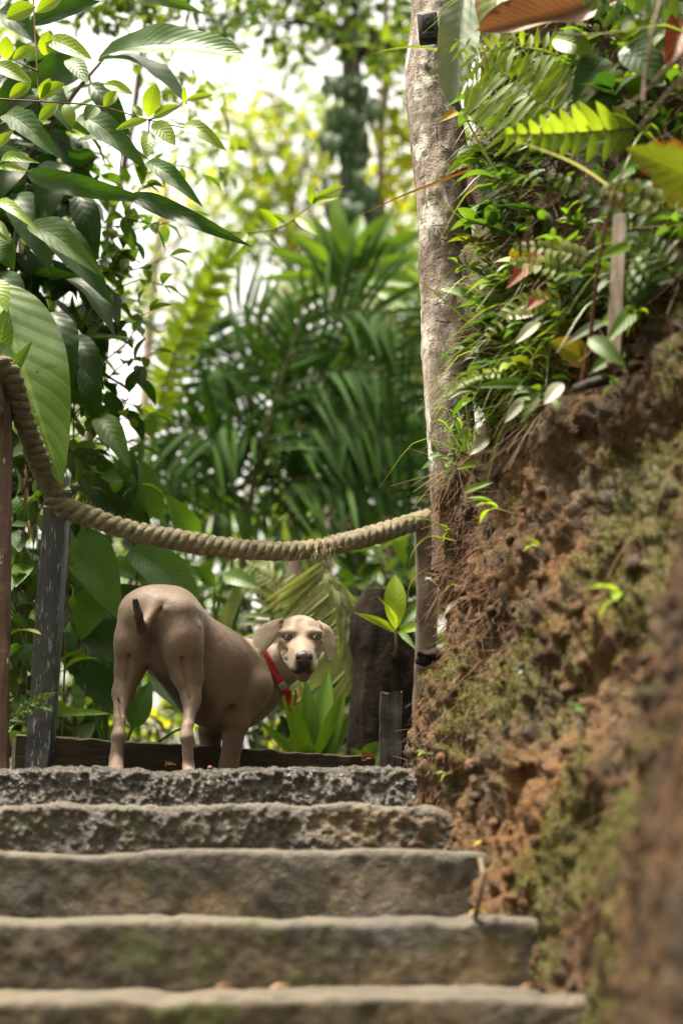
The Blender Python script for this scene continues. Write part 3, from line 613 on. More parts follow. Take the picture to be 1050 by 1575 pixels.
# ================================================================ THE DOG (one continuous surface grown from a distance field)
class SDF:
    def __init__(s, lo, hi, h):
        s.lo = np.asarray(lo, float); s.h = h; s.n = np.ceil((np.asarray(hi) - s.lo) / h).astype(int) + 1
        s.D = np.full(s.n, 1e3, np.float32); s.ax = [s.lo[q] + h * np.arange(s.n[q]) for q in range(3)]
    def sl(s, lo, hi):
        a = np.clip(((lo - s.lo) / s.h).astype(int) - 1, 0, s.n); b = np.clip(((hi - s.lo) / s.h).astype(int) + 3, 0, s.n)
        sl = tuple(slice(i, j) for i, j in zip(a, b)); g = [s.ax[q][sl[q]].astype(np.float32) for q in range(3)]
        return sl, np.stack(np.meshgrid(*g, indexing='ij'), -1)
    def put(s, sl, d, k, sub=False):
        D = s.D[sl]
        if sub: d = -d; hh = np.clip(.5 - .5 * (D - d) / k, 0, 1); s.D[sl] = D + (d - D) * hh + k * hh * (1 - hh)
        else: hh = np.clip(.5 + .5 * (D - d) / k, 0, 1); s.D[sl] = D + (d - D) * hh - k * hh * (1 - hh)
    def cap(s, a, ra, b, rb, k=.02, sub=False):
        a = np.asarray(a, float); b = np.asarray(b, float); m = max(ra, rb) + 1.5 * k + .01
        sl, G = s.sl(np.minimum(a, b) - m, np.maximum(a, b) + m)
        ba = b - a; t = np.clip(((G - a) @ ba) / (ba @ ba + 1e-9), 0, 1)
        t = t.astype(np.float32); d = np.linalg.norm(G - (a + t[..., None] * ba), axis=-1) - (ra + (rb - ra) * t)
        s.put(sl, d, k, sub)
    def ell(s, c, ax, r, k=.02, sub=False):
        c = np.asarray(c, float); r = np.asarray(r, float); ax = np.asarray(ax, float); m = r.max() + 1.5 * k + .01
        sl, G = s.sl(c - m, c + m); q = (G - c) @ ax.T / r; l = np.linalg.norm(q, axis=-1); l2 = np.linalg.norm(q / r, axis=-1) + 1e-9
        s.put(sl, (l * (l - 1) / l2).astype(np.float32), k, sub)
    def val(s, P):
        i = np.clip(np.round((np.asarray(P) - s.lo) / s.h).astype(int), 0, s.n - 1); return s.D[i[..., 0], i[..., 1], i[..., 2]]
    def mesh(s):
        D = s.D; I = D < 0; c = sum(I[a:I.shape[0] - 1 + a, b:I.shape[1] - 1 + b, d:I.shape[2] - 1 + d].astype(np.int8) for a in (0, 1) for b in (0, 1) for d in (0, 1))
        act = np.argwhere((c > 0) & (c < 8)); idm = np.full(c.shape, -1, np.int32); idm[tuple(act.T)] = np.arange(len(act))
        acc = np.zeros((len(act), 3)); cnt = np.zeros(len(act)); cr = [np.array(q) for q in np.ndindex(2, 2, 2)]
        for p in cr:
            for a in range(3):
                if p[a] == 0:
                    q = p.copy(); q[a] = 1; va = D[tuple((act + p).T)]; vb = D[tuple((act + q).T)]; m = (va < 0) != (vb < 0)
                    t = np.where(m, va / (va - vb + 1e-12), 0)[:, None]; acc += np.where(m[:, None], p + (q - p) * t, 0); cnt += m
        V = s.lo + s.h * (act + acc / cnt[:, None]); Q = []
        for a in range(3):
            b, d = (a + 1) % 3, (a + 2) % 3
            x = np.moveaxis(I, a, 0); m = np.moveaxis(x[:-1] != x[1:], 0, a); e = np.argwhere(m); e = e[(e[:, b] > 0) & (e[:, d] > 0) & (e[:, b] < c.shape[b]) & (e[:, d] < c.shape[d])]
            ob = np.zeros(3, int); ob[b] = 1; od = np.zeros(3, int); od[d] = 1
            f = np.stack([idm[tuple((e - o).T)] for o in (ob + od, od, 0 * ob, ob)], -1); fl = I[tuple(e.T)]
            f[~fl] = f[~fl][:, ::-1]; Q.append(f)
        return V, np.concatenate(Q)
def smooth_mesh(V, Q, it=3, w=None):
    e = np.concatenate([Q[:, [0, 1]], Q[:, [1, 2]], Q[:, [2, 3]], Q[:, [3, 0]]]); e = np.concatenate([e, e[:, ::-1]])
    n = np.bincount(e[:, 0], minlength=len(V))[:, None]
    for lam in [.55, -.35] * it:
        d = np.stack([np.bincount(e[:, 0], V[e[:, 1], q], len(V)) for q in range(3)], -1) / n - V; V = V + lam * d
    return V
g = SDF(W(150, 1260, 4.62) - A(.05, .15, .03), W(530, 880, 5.6) + A(.05, .1, .06), .0042)
def cp(a, b, k=14, sub=False):          # capsule between two measured points (px, py, distance, radius in px)
    g.cap(W(*a[:3]), a[3] * S(a[2]), W(*b[:3]), b[3] * S(b[2]), k * S(a[2]), sub)
# trunk of the body: deep chest, tucked belly, arched croup
cp((240, 942, 4.93, 42), (262, 948, 4.97, 43), 10)
cp((262, 950, 4.98, 42), (318, 1012, 5.13, 52), 24)
cp((325, 1030, 5.16, 62), (370, 1046, 5.33, 61), 26)
cp((340, 1068, 5.2, 52), (366, 1072, 5.34, 48), 22)
cp((318, 1065, 5.13, 46), (262, 1022, 5.0, 30), 26)
# hindquarters
cp((276, 944, 4.89, 26), (281, 990, 4.90, 28), 22)
cp((279, 985, 4.90, 27), (289, 1042, 4.93, 20.5), 20)
cp((290, 1040, 4.93, 19.5), (294, 1076, 4.92, 13), 14)
cp((294, 1072, 4.91, 13), (290, 1112, 4.85, 8.4), 12)
cp((300, 1046, 4.97, 8), (301, 1088, 4.93, 5), 10)
cp((288, 1118, 4.83, 8.5), (287, 1134, 4.82, 10), 7)
cp((288, 1134, 4.825, 9), (290, 1178, 4.84, 8), 6)
cp((290, 1180, 4.84, 8.5), (291, 1196, 4.79, 12), 6)
cp((216, 944, 4.96, 34), (207, 990, 4.97, 29), 22)
cp((207, 985, 4.97, 28), (200, 1030, 5.0, 21), 14)
cp((200, 1028, 5.0, 20.5), (190, 1066, 4.99, 16), 12)
cp((190, 1064, 4.99, 15.5), (184, 1106, 4.93, 8.5), 9)
cp((184, 1108, 4.92, 8.2), (183, 1132, 4.90, 10.5), 7)
cp((183, 1132, 4.9, 10), (179, 1166, 4.9, 9), 6)
cp((179, 1168, 4.9, 10), (178, 1190, 4.85, 13), 6)
for dx in (-6, 0, 6): cp((178 + dx, 1182, 4.84, 4.5), (178 + dx * 1.2, 1194, 4.81, 4.5), 3); cp((291 + dx, 1190, 4.78, 4.5), (291 + dx * 1.2, 1200, 4.75, 4.5), 3)
# cleft between the thighs, crease beside the tail, tail stump
cp((230, 982, 4.77, 8), (236, 1040, 4.82, 14), 14, True)
cp((229, 972, 4.82, 7), (226, 1000, 4.83, 6), 8, True)
cp((243, 928, 4.855, 9), (221, 966, 4.815, 9), 10)
cp((236, 968, 4.80, 2.5), (254, 926, 4.85, 1.5), 5, True)
cp((256, 938, 4.84, 4), (263, 948, 4.85, 3), 6)
cp((217, 968, 4.81, 7.5), (213, 946, 4.77, 7), 5); cp((213, 946, 4.77, 7), (208, 923, 4.745, 5), 4)
# muscles and tendons of the near thigh and flank
cp((266, 992, 4.875, 8), (281, 1052, 4.895, 5), 7); cp((276, 985, 4.845, 2.5), (290, 1050, 4.88, 2), 6, True); cp((299, 965, 4.89, 10), (303, 1030, 4.915, 8), 7); cp((288, 1060, 4.88, 2.), (297, 1095, 4.88, 1.5), 4, True)
cp((299, 945, 4.93, 7), (303, 1010, 4.94, 6), 12); cp((190, 975, 4.945, 9), (184, 1030, 4.975, 7), 6); cp((203, 985, 4.915, 3), (196, 1045, 4.95, 2), 6, True); cp((183, 1075, 4.95, 1.6), (188, 1105, 4.91, 1.4), 4, True)
cp((312, 975, 5.03, 7), (316, 1045, 5.05, 9), 14, True)
# shoulder and near foreleg
cp((380, 1012, 5.28, 25), (391, 1056, 5.19, 26), 16)
cp((390, 1058, 5.19, 26), (366, 1102, 5.17, 19), 12)
cp((363, 1106, 5.17, 18), (352, 1178, 5.2, 14), 9)
cp((352, 1178, 5.2, 13.5), (348, 1216, 5.19, 12), 8); cp((348, 1220, 5.18, 12), (346, 1232, 5.12, 14), 7)
cp((354, 1100, 5.16, 11), (350, 1108, 5.15, 9), 8); cp((371, 1108, 5.17, 9), (376, 1118, 5.18, 6), 9)
cp((366, 1028, 5.19, 4), (352, 1080, 5.13, 8), 14, True); cp((345, 1112, 5.10, 5), (352, 1090, 5.09, 7), 10, True)
# far foreleg
cp((340, 1090, 5.40, 24), (326, 1120, 5.40, 18), 14); cp((324, 1118, 5.40, 17), (323, 1190, 5.40, 15), 10); cp((323, 1190, 5.4, 14), (322, 1228, 5.36, 15), 8)
# breast and neck
cp((394, 1050, 5.34, 40), (404, 1054, 5.33, 32), 18)
cp((374, 1022, 5.34, 32), (412, 1020, 5.34, 28), 18)
cp((402, 1040, 5.34, 34), (438, 1024, 5.33, 28), 16)
cp((434, 1020, 5.32, 27), (456, 1000, 5.29, 25), 12)
# ---- head: its own axes, looking back into the lens
HC = W(461, 984, 5.24); hf = nrmz(CAM + A(.35, 0, .05) - HC); hr = nrmz(np.cross(A(0, 0, 1), hf)) ; hu = np.cross(hf, hr); hp = S(5.24)
# hr points to the picture's right
if hr[0] < 0: hr = -hr
HA = np.array([hr, hf, hu])
def H(x, y, z): return HC + (hr * x + hf * y + hu * z) * hp          # x right, y towards the viewer, z up, in photo px
def hc(a, b, k=8, sub=False): g.cap(H(*a[:3]), a[3] * hp, H(*b[:3]), b[3] * hp, k * hp, sub)
def he(c, r, k=8, sub=False): g.ell(H(*c), HA, np.array(r) * hp, k * hp, sub)
he((0, -8, 7), (33, 36, 29), 10)                       # braincase
he((0, 6, 13), (28, 24, 22), 12)                       # forehead
hc((-17, 12, -12, 17), (-14, 33, -25, 14.5), 10); hc((18, 12, -12, 16), (15, 31, -25, 13.5), 10)       # cheeks
hc((0, 14, -6, 19), (2, 58, -24, 13), 12)              # bridge of the muzzle
hc((-2, 34, -24, 20), (1, 56, -32, 16), 9)             # upper lips
hc((-12, 42, -33, 11), (-9, 57, -42, 9.5), 7); hc((15, 42, -33, 10), (12, 57, -42, 9.5), 7)        # flews
hc((-1, 20, -42, 14), (3, 50, -52, 10), 7)             # lower jaw
hc((3, 46, -53, 9), (3, 54, -54.5, 7.5), 5)
hc((-14, 62, -50.5, 2.4), (2, 68, -49, 1.8), 4, True); hc((20, 62, -50.5, 2.4), (4, 68, -49, 1.8), 4, True)   # mouth
hc((-22, 40, -48, 2.2), (-12, 63, -50.5, 2.2), 5, True); hc((25, 40, -48, 2.2), (18, 63, -50.5, 2.2), 5, True)
hc((0, 36, 18, 3.5), (0, 24, 30, 3), 10, True)         # furrow of the forehead
hc((-28, 23, 11, 4.5), (-13, 29.5, 11, 4.5), 9); hc((29, 23, 11, 4.5), (14, 29.5, 11, 4.5), 9)     # brows
he((-20.5, 37, 4), (7, 6.5, 3.8), 6, True); he((22, 37, 4), (7, 6.5, 3.8), 6, True)                    # eye sockets
hc((-30, 20, -2, 4), (-13, 31, -4.5, 3.5), 5); hc((31, 20, -2, 4), (15, 31, -4.5, 3.5), 5)         # lower lids
hc((-30, 26, -14, 4), (-22, 39, -19, 3), 8, True); hc((31, 26, -14, 4), (24, 39, -19, 3), 8, True)  # hollows under the eyes
hc((-25, 30, -25, 2.), (-20, 46, -31, 1.8), 5, True); hc((26, 30, -25, 2.), (22, 46, -31, 1.8), 5, True)
# ears: soft hanging flaps
def flap(rows, r, k=2.5):
    G0 = np.array(rows, float); nr, ncol = G0.shape[:2]; up = np.array([spline(G0[i], 9) for i in range(nr)]); up = np.array([spline(up[:, j], 19) for j in range(9)]).transpose(1, 0, 2)
    P = H(0, 0, 0) + (up[..., :1] * hr + up[..., 1:2] * hf + up[..., 2:] * hu) * hp; r = r * hp; m = r + .02
    sl, X = g.sl(P.reshape(-1, 3).min(0) - m, P.reshape(-1, 3).max(0) + m); d = np.full(X.shape[:-1], 9., np.float32)
    for i in range(19):
        for a, b in zip(P[i][:-1], P[i][1:]):
            ba = b - a; t = np.clip(((X - a) @ ba) / (ba @ ba + 1e-9), 0, 1); d = np.minimum(d, np.linalg.norm(X - (a + t[..., None] * ba), axis=-1))
    g.put(sl, (d - r).astype(np.float32), k * hp)
flap([[(-27, 0, 31), (-29, -10, 29), (-31, -20, 26)], [(-35, 14, 26), (-48, 10, 23), (-62, 0, 16)], [(-35, 17, 12), (-51, 16, 6), (-69, 6, 1)], [(-42, 18, -2), (-55, 17, -6), (-68, 10, -8)], [(-53, 17, -14), (-60, 16, -15), (-66, 12, -15)], [(-61, 16, -20), (-63, 16, -20), (-65, 15, -20)]], 3.1)
flap([[(29, -2, 28), (30, -10, 26), (31, -18, 22)], [(36, 4, 18), (43, -2, 18), (48, -12, 14)], [(36, 6, 0), (45, 2, -2), (54, -8, -6)], [(38, 7, -14), (46, 4, -16), (51, -4, -18)], [(44, 7, -31), (45, 6, -32), (47, 4, -32)]], 3.0)
V, Q = g.mesh(); V = smooth_mesh(V, Q, 3)
V = V + 0.0006 * np.stack([fbm(V * 40 + 9 * q, 2) for q in range(3)], -1)
# coat colour in large patches (per vertex): taupe, paler on head and ears, dark bare skin on tail and lips, painted shade on belly, inner thigh, far foreleg
cl = np.tile(A(.142, .098, .072), (len(V), 1)); n1 = fbm(V * 9, 3)[:, None]; cl *= 1 + .10 * n1
def near(a, b, r, soft):
    a = np.asarray(a, float); b = np.asarray(b, float); ba = b - a; t = np.clip((V - a) @ ba / (ba @ ba + 1e-9), 0, 1); d = np.linalg.norm(V - a - t[:, None] * ba, axis=1); return np.clip((r + soft - d) / soft, 0, 1)[:, None]
def paint(a, b, r, soft, c, f=1.):
    global cl
    m = near(a, b, r, soft) * f; cl = cl * (1 - m) + A(*c) * m
px = lambda x, y, Y: W(x, y, Y)
paint(H(0, 0, 0), H(0, 30, -20), 42 * hp, 25 * hp, (.34, .265, .205), .92)
paint(H(-52, 0, 8), H(-58, 0, -10), 22 * hp, 10 * hp, (.40, .315, .245)); paint(H(42, 0, 8), H(46, 0, -26), 16 * hp, 10 * hp, (.40, .315, .245))
paint(H(0, 20, 30), H(0, 40, 8), 8 * hp, 22 * hp, (.42, .335, .265), .8)
for x in (-20, 22):
    paint(H(x - 8, 30, 5), H(x + 8, 34, 5), 3 * hp, 4 * hp, (.16, .115, .085), .5); paint(H(x * .55, 34, 6), H(x * .6, 34, 4), 3 * hp, 6 * hp, (.27, .185, .13), .6)
    paint(H(x * 1.2, 28, -14), H(x, 36, -19), 3 * hp, 7 * hp, (.19, .13, .095), .8)  # dark shading under each eye, painted into the coat
paint(H(2, 70, -36), H(2, 70, -46), 9.5 * hp, 5 * hp, (.03, .019, .017), .97)
paint(H(-14, 60, -50), H(2, 66, -49), 3 * hp, 3 * hp, (.028, .016, .014), .95); paint(H(20, 60, -50), H(2, 66, -49), 3 * hp, 3 * hp, (.028, .016, .014), .95); paint(H(14, 60, -50), H(18, 56, -52), 3 * hp, 3 * hp, (.05, .03, .026), .9)
paint(H(3, 58, -60), H(3, 60, -56), 6 * hp, 5 * hp, (.10, .065, .05), .8)
t_ = S(4.8)
paint(px(217, 966, 4.80), px(208, 922, 4.74), 9 * t_, 3 * t_, (.035, .02, .014), .92)
paint(px(231, 985, 4.88), px(238, 1050, 4.92), 10 * t_, 16 * t_, (.07, .04, .026), .9)  # shade in the cleft between the thighs, painted on
paint(px(258, 1025, 5.0), px(300, 1085, 5.06), 26 * t_, 14 * t_, (.06, .036, .024), .9)  # shade under the belly painted into the thin-haired skin
paint(px(252, 1000, 4.93), px(276, 1075, 4.97), 7 * t_, 10 * t_, (.07, .042, .028), .75)  # painted shade running down the inner thigh
paint(px(300, 1110, 5.1), px(360, 1128, 5.2), 14 * t_, 18 * t_, (.13, .085, .06), .6)
paint(px(354, 1102, 5.13), px(372, 1112, 5.14), 5 * t_, 7 * t_, (.20, .125, .09), .7)
paint(px(323, 1120, 5.4), px(322, 1230, 5.4), 20 * t_, 6 * t_, (.045, .028, .02), .9)  # far foreleg darkened to paint in its shade
paint(px(352, 1130, 5.2), px(350, 1220, 5.2), 12 * t_, 8 * t_, (.18, .10, .070), .75)
for a, b in [((287, 1122, 4.80), (290, 1190, 4.82)), ((183, 1125, 4.86), (179, 1190, 4.84))]: paint(px(*a), px(*b), 10 * t_, 8 * t_, (.21, .15, .112), .7)
k = NT('short_taupe_fur'); P_ = k.coord('Object'); ca = k.n('Attribute', _attribute_name='col').outputs['Color']
f1 = k.noise(11., 6., .7, k.coord('Object', (1.6, 1.6, .8))); f2 = k.noise(1., 4., .7, k.coord('Object', (190, 190, 60)))
c_ = k.mix(k.math('MULTIPLY', k.sstep(f1, .4, .65), .3), ca, k.mix(1., ca, (.70, .62, .55), 'MULTIPLY')); c_ = k.mix(k.math('MULTIPLY', k.sstep(f2, .35, .7), .5), c_, k.mix(1., c_, (1.45, 1.45, 1.45), 'MULTIPLY'))
M['fur'] = k.done(k.pbr(c_, .56, .32, k.bump(k.math('ADD', f2, k.math('MULTIPLY', f1, 3.)), .4, .004), Sheen__Weight=.15, Sheen__Roughness=.4, Sheen__Tint=(.9, .8, .7, 1)))
dog = thing('dog', 'taupe short-haired dog in a red collar looking back from the top of the stairs', 'dog', W(250, 1195, 4.9))
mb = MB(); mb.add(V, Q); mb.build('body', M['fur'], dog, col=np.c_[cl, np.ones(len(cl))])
# eyes, nose leather
def ball(mb, c, axs, r, n=14, tint=.5):
    ph = np.linspace(0, math.pi, n); th = np.linspace(0, 2 * math.pi, 2 * n + 1)
    s = np.stack([np.outer(np.sin(ph), np.cos(th)), np.outer(np.sin(ph), np.sin(th)), np.outer(np.cos(ph), np.ones(2 * n + 1))], -1)
    mb.add(c + (s * np.asarray(r)) @ np.asarray(axs), grid_faces(n, 2 * n + 1)[:, ::-1], None, None, tint)
k = NT('eye'); M['iris'] = k.done(k.pbr((.26, .235, .15), .08, .8)); k = NT('pupil'); M['pupil'] = k.done(k.pbr((.004, .004, .004), .1, .6))
k = NT('nose_leather'); M['nose'] = k.done(k.pbr(k.mix(k.noise(60., 3., .5, k.coord('Object')), (.04, .026, .025), (.075, .05, .048)), .38, .5, k.bump(k.n('TexVoronoi', Vector=k.coord('Object'), Scale=420.).outputs['Distance'], .3, .002)))
for x in (-20.5, 22):
    fy = 1.3 if x < 0 else .4; mb = MB(); ball(mb, H(x, 29.0 + fy, 4.), HA, np.array([5.4, 5.4, 4.8]) * hp); e = mb.build('eye', M['iris'], dog)
    mb = MB(); ball(mb, H(x + .6, 33.8 + fy, 4.2), HA, np.array([2.3, .9, 2.3]) * hp, 8); mb.build('pupil', M['pupil'], e)
    mb = MB(); lid = [H(x + 7.4 * math.cos(q), 33.0 + fy - 2.8 * abs(math.cos(q)) ** 2, 4.0 + 3.7 * math.sin(q)) for q in np.linspace(0, 6.2832, 25)]; tube(mb, lid, 0.85 * hp, 7); mb.build('eyelid', M['lidskin'] if 'lidskin' in M else M.setdefault('lidskin', flat_mat('dark_lid_skin', (.045, .028, .02), (.08, .05, .038), 80)), e)
g2 = SDF(np.minimum(H(-25, 55, -50), H(25, 90, -5)) - .02, np.maximum(H(-25, 55, -50), H(25, 90, -5)) + .02, .0021)
def nc(a, b, k=3, sub=False): g2.cap(H(*a[:3]), a[3] * hp, H(*b[:3]), b[3] * hp, k * hp, sub)
nc((-5, 74, -25, 6), (9, 74, -25, 6), 4); nc((-3, 74, -30, 6), (7, 74, -30, 6), 4); nc((2, 74, -34, 4), (2, 73, -38, 2.4), 4); nc((2, 70, -20, 4), (2, 74, -23, 5), 4)
nc((-4.5, 82, -29, 2.1), (-8.5, 77, -29, 1.6), 1.5, True); nc((8.5, 82, -29, 2.1), (12.5, 77, -29, 1.6), 1.5, True); nc((2, 82, -29, .5), (2, 79, -38, .4), 1., True)
nv, nq = g2.mesh(); mb = MB(); mb.add(smooth_mesh(nv, nq, 1), nq); mb.build('nose', M['nose'], dog)
# collar, laid on the neck itself
k = NT('red_webbing'); w_ = k.n('TexWave', Vector=k.coord('Object'), Scale=150.); M['collar'] = k.done(k.pbr(k.mix(k.noise(40., 3., .5, k.coord('Object')), (.36, .012, .010), (.5, .03, .02)), .55, .35, k.bump(w_.outputs[1], .3, .002)))
ca_, cb_ = W(402, 1040, 5.33), W(446, 1016, 5.32); axn = nrmz(cb_ - ca_); cc = W(423, 1029, 5.335)
e1 = nrmz(np.cross(axn, A(0, 1, 0))); e2 = np.cross(axn, e1); ring = []
for q in np.linspace(0, 2 * math.pi, 61):
    d = e1 * math.cos(q) + e2 * math.sin(q); row = []
    for s in (-11, -5.5, 0, 5.5, 11):
        c0 = cc + axn * s * .001; r = .03
        while r < .125 and g.val(c0 + d * r) < 0: r += .002
        row.append(r)
    ring.append(row)
ring = np.minimum(np.array(ring), np.median(ring) * 1.5); ring = np.maximum(ring, np.maximum(np.roll(ring, 1, 0), np.roll(ring, -1, 0)) - .004)
for _ in range(4): ring[:-1] = (np.roll(ring[:-1], 1, 0) + ring[:-1] * 2 + np.roll(ring[:-1], -1, 0)) / 4; ring[-1] = ring[0]
an = np.linspace(0, 2 * math.pi, 61); mb = MB(); prof_ = [(-11, .0015), (-11, .006), (-5.5, .0068), (0, .007), (5.5, .0068), (11, .006), (11, .0015)]; pidx = [0, 0, 1, 2, 3, 4, 4]
CV = np.array([[cc + axn * s * .001 + (e1 * math.cos(q) + e2 * math.sin(q)) * (ring[i, pidx[j]] + h_) for j, (s, h_) in enumerate(prof_)] for i, q in enumerate(an)])
mb.add(CV, grid_faces(61, 7)); collar = mb.build('collar', M['collar'], dog)
if True:
    vis = np.argmin(np.linalg.norm(np.stack(proj(CV[:, 3]), -1) - A(438, 1050), axis=1) + (CV[:, 3, 1] > cc[1]) * 999); pb = CV[vis, 3]; ob = nrmz(pb - cc - axn * np.dot(pb - cc, axn)); tb = np.cross(axn, ob)
    mb = MB(); rbox(mb, pb + ob * .004, axn, tb, ob, .030, .030, .009, .3); k = NT('buckle_plastic'); M['buckle'] = k.done(k.pbr((.33, .31, .24), .4, .5)); mb.build('buckle', M['buckle'], collar)
    lo = np.argmin(np.linalg.norm(np.stack(proj(CV[:, 3]), -1) - A(450, 1058), axis=1) + (CV[:, 3, 1] > cc[1] + .02) * 999); pl = CV[lo, 3]
    mb = MB(); s0 = pl + A(0, -.012, 0)
    leaf(mb, s0 + A(0, 0, .01), s0 + A(.006, -.006, -.055), .024, A(.1, -1, 0), prof='strap', n=6, m=1, arch=.1, fold=.1)
    mb.build('strap_end', M['collar'], collar)
    mb = MB(); tube(mb, spline([s0 + A(.006, -.006, -.03), s0 + A(.004, -.008, -.055), s0 + A(.014, -.008, -.075)], 8), .0032, 6); mb.build('strap_end', M['collar'], collar)
    mb = MB(); tube(mb, spline([s0 + A(.03, -.01, .006), s0 + A(.032, -.012, -.02), s0 + A(.026, -.012, -.052)], 8), .0038, 6); mb.build('strap_end', M['collar'], collar)
# ================================================================ PLANTS
def one(name, mat, parent, fn, label=None):
    mb = MB(); fn(mb); o = mb.build(name, mat, parent)
    if label: o['label'] = label
    return o
def stem_px(pts, r0, r1, n=16, ns=7):
    """pts: (px, py, distance)"""
    P = spline([W(*p) for p in pts], n); mb = MB(); tube(mb, P, np.linspace(r0, r1, n), ns); return mb, P
def hero(parent, mat, lst, **kw):
    """lst: (bx, by, tx, ty, width_px, Y base, Y tip, extra dict)"""
    for q in lst:
        k = dict(kw); k.update(q[7] if len(q) > 7 else {}); m = k.pop('mat', mat)
        k.setdefault('prof', 'ovate'); k.setdefault('n', 12)
        one('leaf', M[m], parent, lambda mb: leaf_px(mb, q[:2], q[2:4], q[4], q[5], q[6], **k))
def leafy(parent, mat, branches, lpx, wr=.5, step=1., Y=5.2, stemr=.004, spread=.75, name='foliage', droop=.3, prof='ovate', stem='woody', hang=0., **kw):
    """thin branches, each (list of px,py[,Y]) with alternating leaves"""
    ms = MB(); mf = MB()
    for br in branches:
        pts = [W(p[0], p[1], p[2] if len(p) > 2 else Y) for p in br]; L = sum(np.linalg.norm(np.subtract(b, a)) for a, b in zip(pts, pts[1:])); lw = lpx * S(Y)
        n = max(6, int(L / .03)); P = spline(pts, n); tube(ms, P, np.linspace(stemr, stemr * .4, n), 6)
        k = max(3, int(L / (lw * .42) * step)); T = nrmz(np.gradient(P, axis=0))
        for j in range(k):
            s = (j + .6) / k; i = min(n - 1, int(s * n)); t = T[i]; sd = nrmz(np.cross(t, A(0, 0, 1)) + R.normal(0, .35, 3)) * (1 if j % 2 else -1)
            d = nrmz(t * (.9 - spread) + sd * spread + A(0, 0, -droop) + R.normal(0, .22, 3)); l = lw * U(.65, 1.2)
            b = P[i] + d * .006
            leaf(mf, b, b + d * l + A(0, 0, -hang * l), l * wr * U(.85, 1.15), nrmz(A(0, -.35, 1) + R.normal(0, .35, 3)), prof, n=7, arch=U(.03, .16), fold=U(.1, .4), **kw)
        d = T[-1]; leaf(mf, P[-1], P[-1] + d * lw + A(0, 0, -.2 * lw), lw * wr, None, prof, n=7, arch=.1, **kw)
    ms.build('stem', M[stem], parent); mf.build(name, M[mat], parent)
def tubes(lst, r, mat, name, parent=None):
    pass
def cloud_px(mb, cx, cy, rx, ry, Y, dY, cover, lm, wr=.45, droop=.4, tlo=0., thi=1., clump=.0):
    lp = lm / S(Y); n = int(cover * math.pi * rx * ry / (lp * lp * wr * .42)); n = max(n, 8)
    a = R.uniform(0, 6.283, n); r = np.sqrt(R.uniform(0, 1, n)); x = cx + rx * r * np.cos(a); y = cy + ry * r * np.sin(a)
    P = np.array([W(x[i], y[i], Y + U(-dY, dY)) for i in range(n)])
    if clump:
        keep = fbm(P / clump, 2) > R.normal(-.12, .16, n); P = P[keep]; n = len(P)
    D = R.normal(0, 1, (n, 3)) + A(0, 0, -droop); N = A(0, -.3, 1) + R.normal(0, .55, (n, 3))
    leaf_cloud(mb, P, D, N, lm * R.uniform(.6, 1.25, n), lm * wr * R.uniform(.8, 1.2, n), R.uniform(tlo, thi, n))

# ---------------------------------------------------------------- far trees
def far_tree(name, label, Y, trunk, r, crown, bark='dark_bark', dY=1.2, limbs=6, group=None):
    b = W(*trunk[0], Y); b0 = A(b[0], b[1], min(b[2], .3)); t = thing(name, label, 'tree', b0, group)
    P = spline([b0] + [W(*p, Y) for p in trunk], 60); mb = MB(); tube(mb, P, np.interp(np.linspace(0, 1, 60), [0, .15, 1], [r * 1.35, r * 1.05, r * .6]), 14, .5, lambda V, a: r * .16 * fbm(V * 6, 3)); mb.build('trunk', M[bark], t)
    by = {}
    for q in crown:
        cx, cy, rx, ry, cov, m, lm = q[:7]; mb = by.setdefault(m, MB()); cloud_px(mb, cx, cy, rx, ry, Y, dY, cov * 1.9, lm, clump=.35)
        i = int(np.argmin(np.abs(proj(P)[1] - (cy + ry * .6)))); i = min(max(i, 12), 56)
        ml = MB(); c = W(cx, cy, Y + U(-.5, .5)); mid = (P[i] + c) / 2 + A(0, 0, .15); L = spline([P[i], mid, c], 10); tube(ml, L, np.linspace(r * .4, r * .1, 10), 6)
        for _ in range(4): e = c + R.normal(0, 1, 3) * A(rx, 60, ry) * S(Y) * .6; tube(ml, spline([L[6], (L[6] + e) / 2 + A(0, 0, .05), e], 6), np.linspace(r * .16, r * .05, 6), 5)
        ml.build('limb', M[bark], t)
    for m, mb in by.items(): mb.build('crown', M[m], t)
    return t
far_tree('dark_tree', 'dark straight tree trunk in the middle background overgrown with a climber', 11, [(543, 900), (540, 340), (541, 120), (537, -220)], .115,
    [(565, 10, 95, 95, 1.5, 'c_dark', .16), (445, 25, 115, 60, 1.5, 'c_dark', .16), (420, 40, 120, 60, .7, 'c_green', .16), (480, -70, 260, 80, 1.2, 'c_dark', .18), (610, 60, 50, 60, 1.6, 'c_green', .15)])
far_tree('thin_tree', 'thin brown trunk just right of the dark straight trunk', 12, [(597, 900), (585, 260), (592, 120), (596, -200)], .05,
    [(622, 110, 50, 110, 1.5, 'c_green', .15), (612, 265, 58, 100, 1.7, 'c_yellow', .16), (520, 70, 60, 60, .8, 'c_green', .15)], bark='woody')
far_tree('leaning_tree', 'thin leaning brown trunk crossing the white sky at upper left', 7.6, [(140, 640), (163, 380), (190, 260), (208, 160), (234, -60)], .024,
    [(210, -30, 170, 60, 1.3, 'c_green', .09), (120, -10, 130, 60, 1.3, 'c_dark', .1), (330, 15, 75, 45, 1., 'c_dark', .09), (250, 95, 60, 40, .5, 'c_green', .09), (300, 160, 70, 50, .55, 'c_green', .09), (190, 230, 60, 60, .5, 'c_green', .09), (330, 230, 60, 50, .5, 'c_green', .1), (185, 470, 60, 70, .5, 'c_green', .08)], bark='woody', dY=.6)
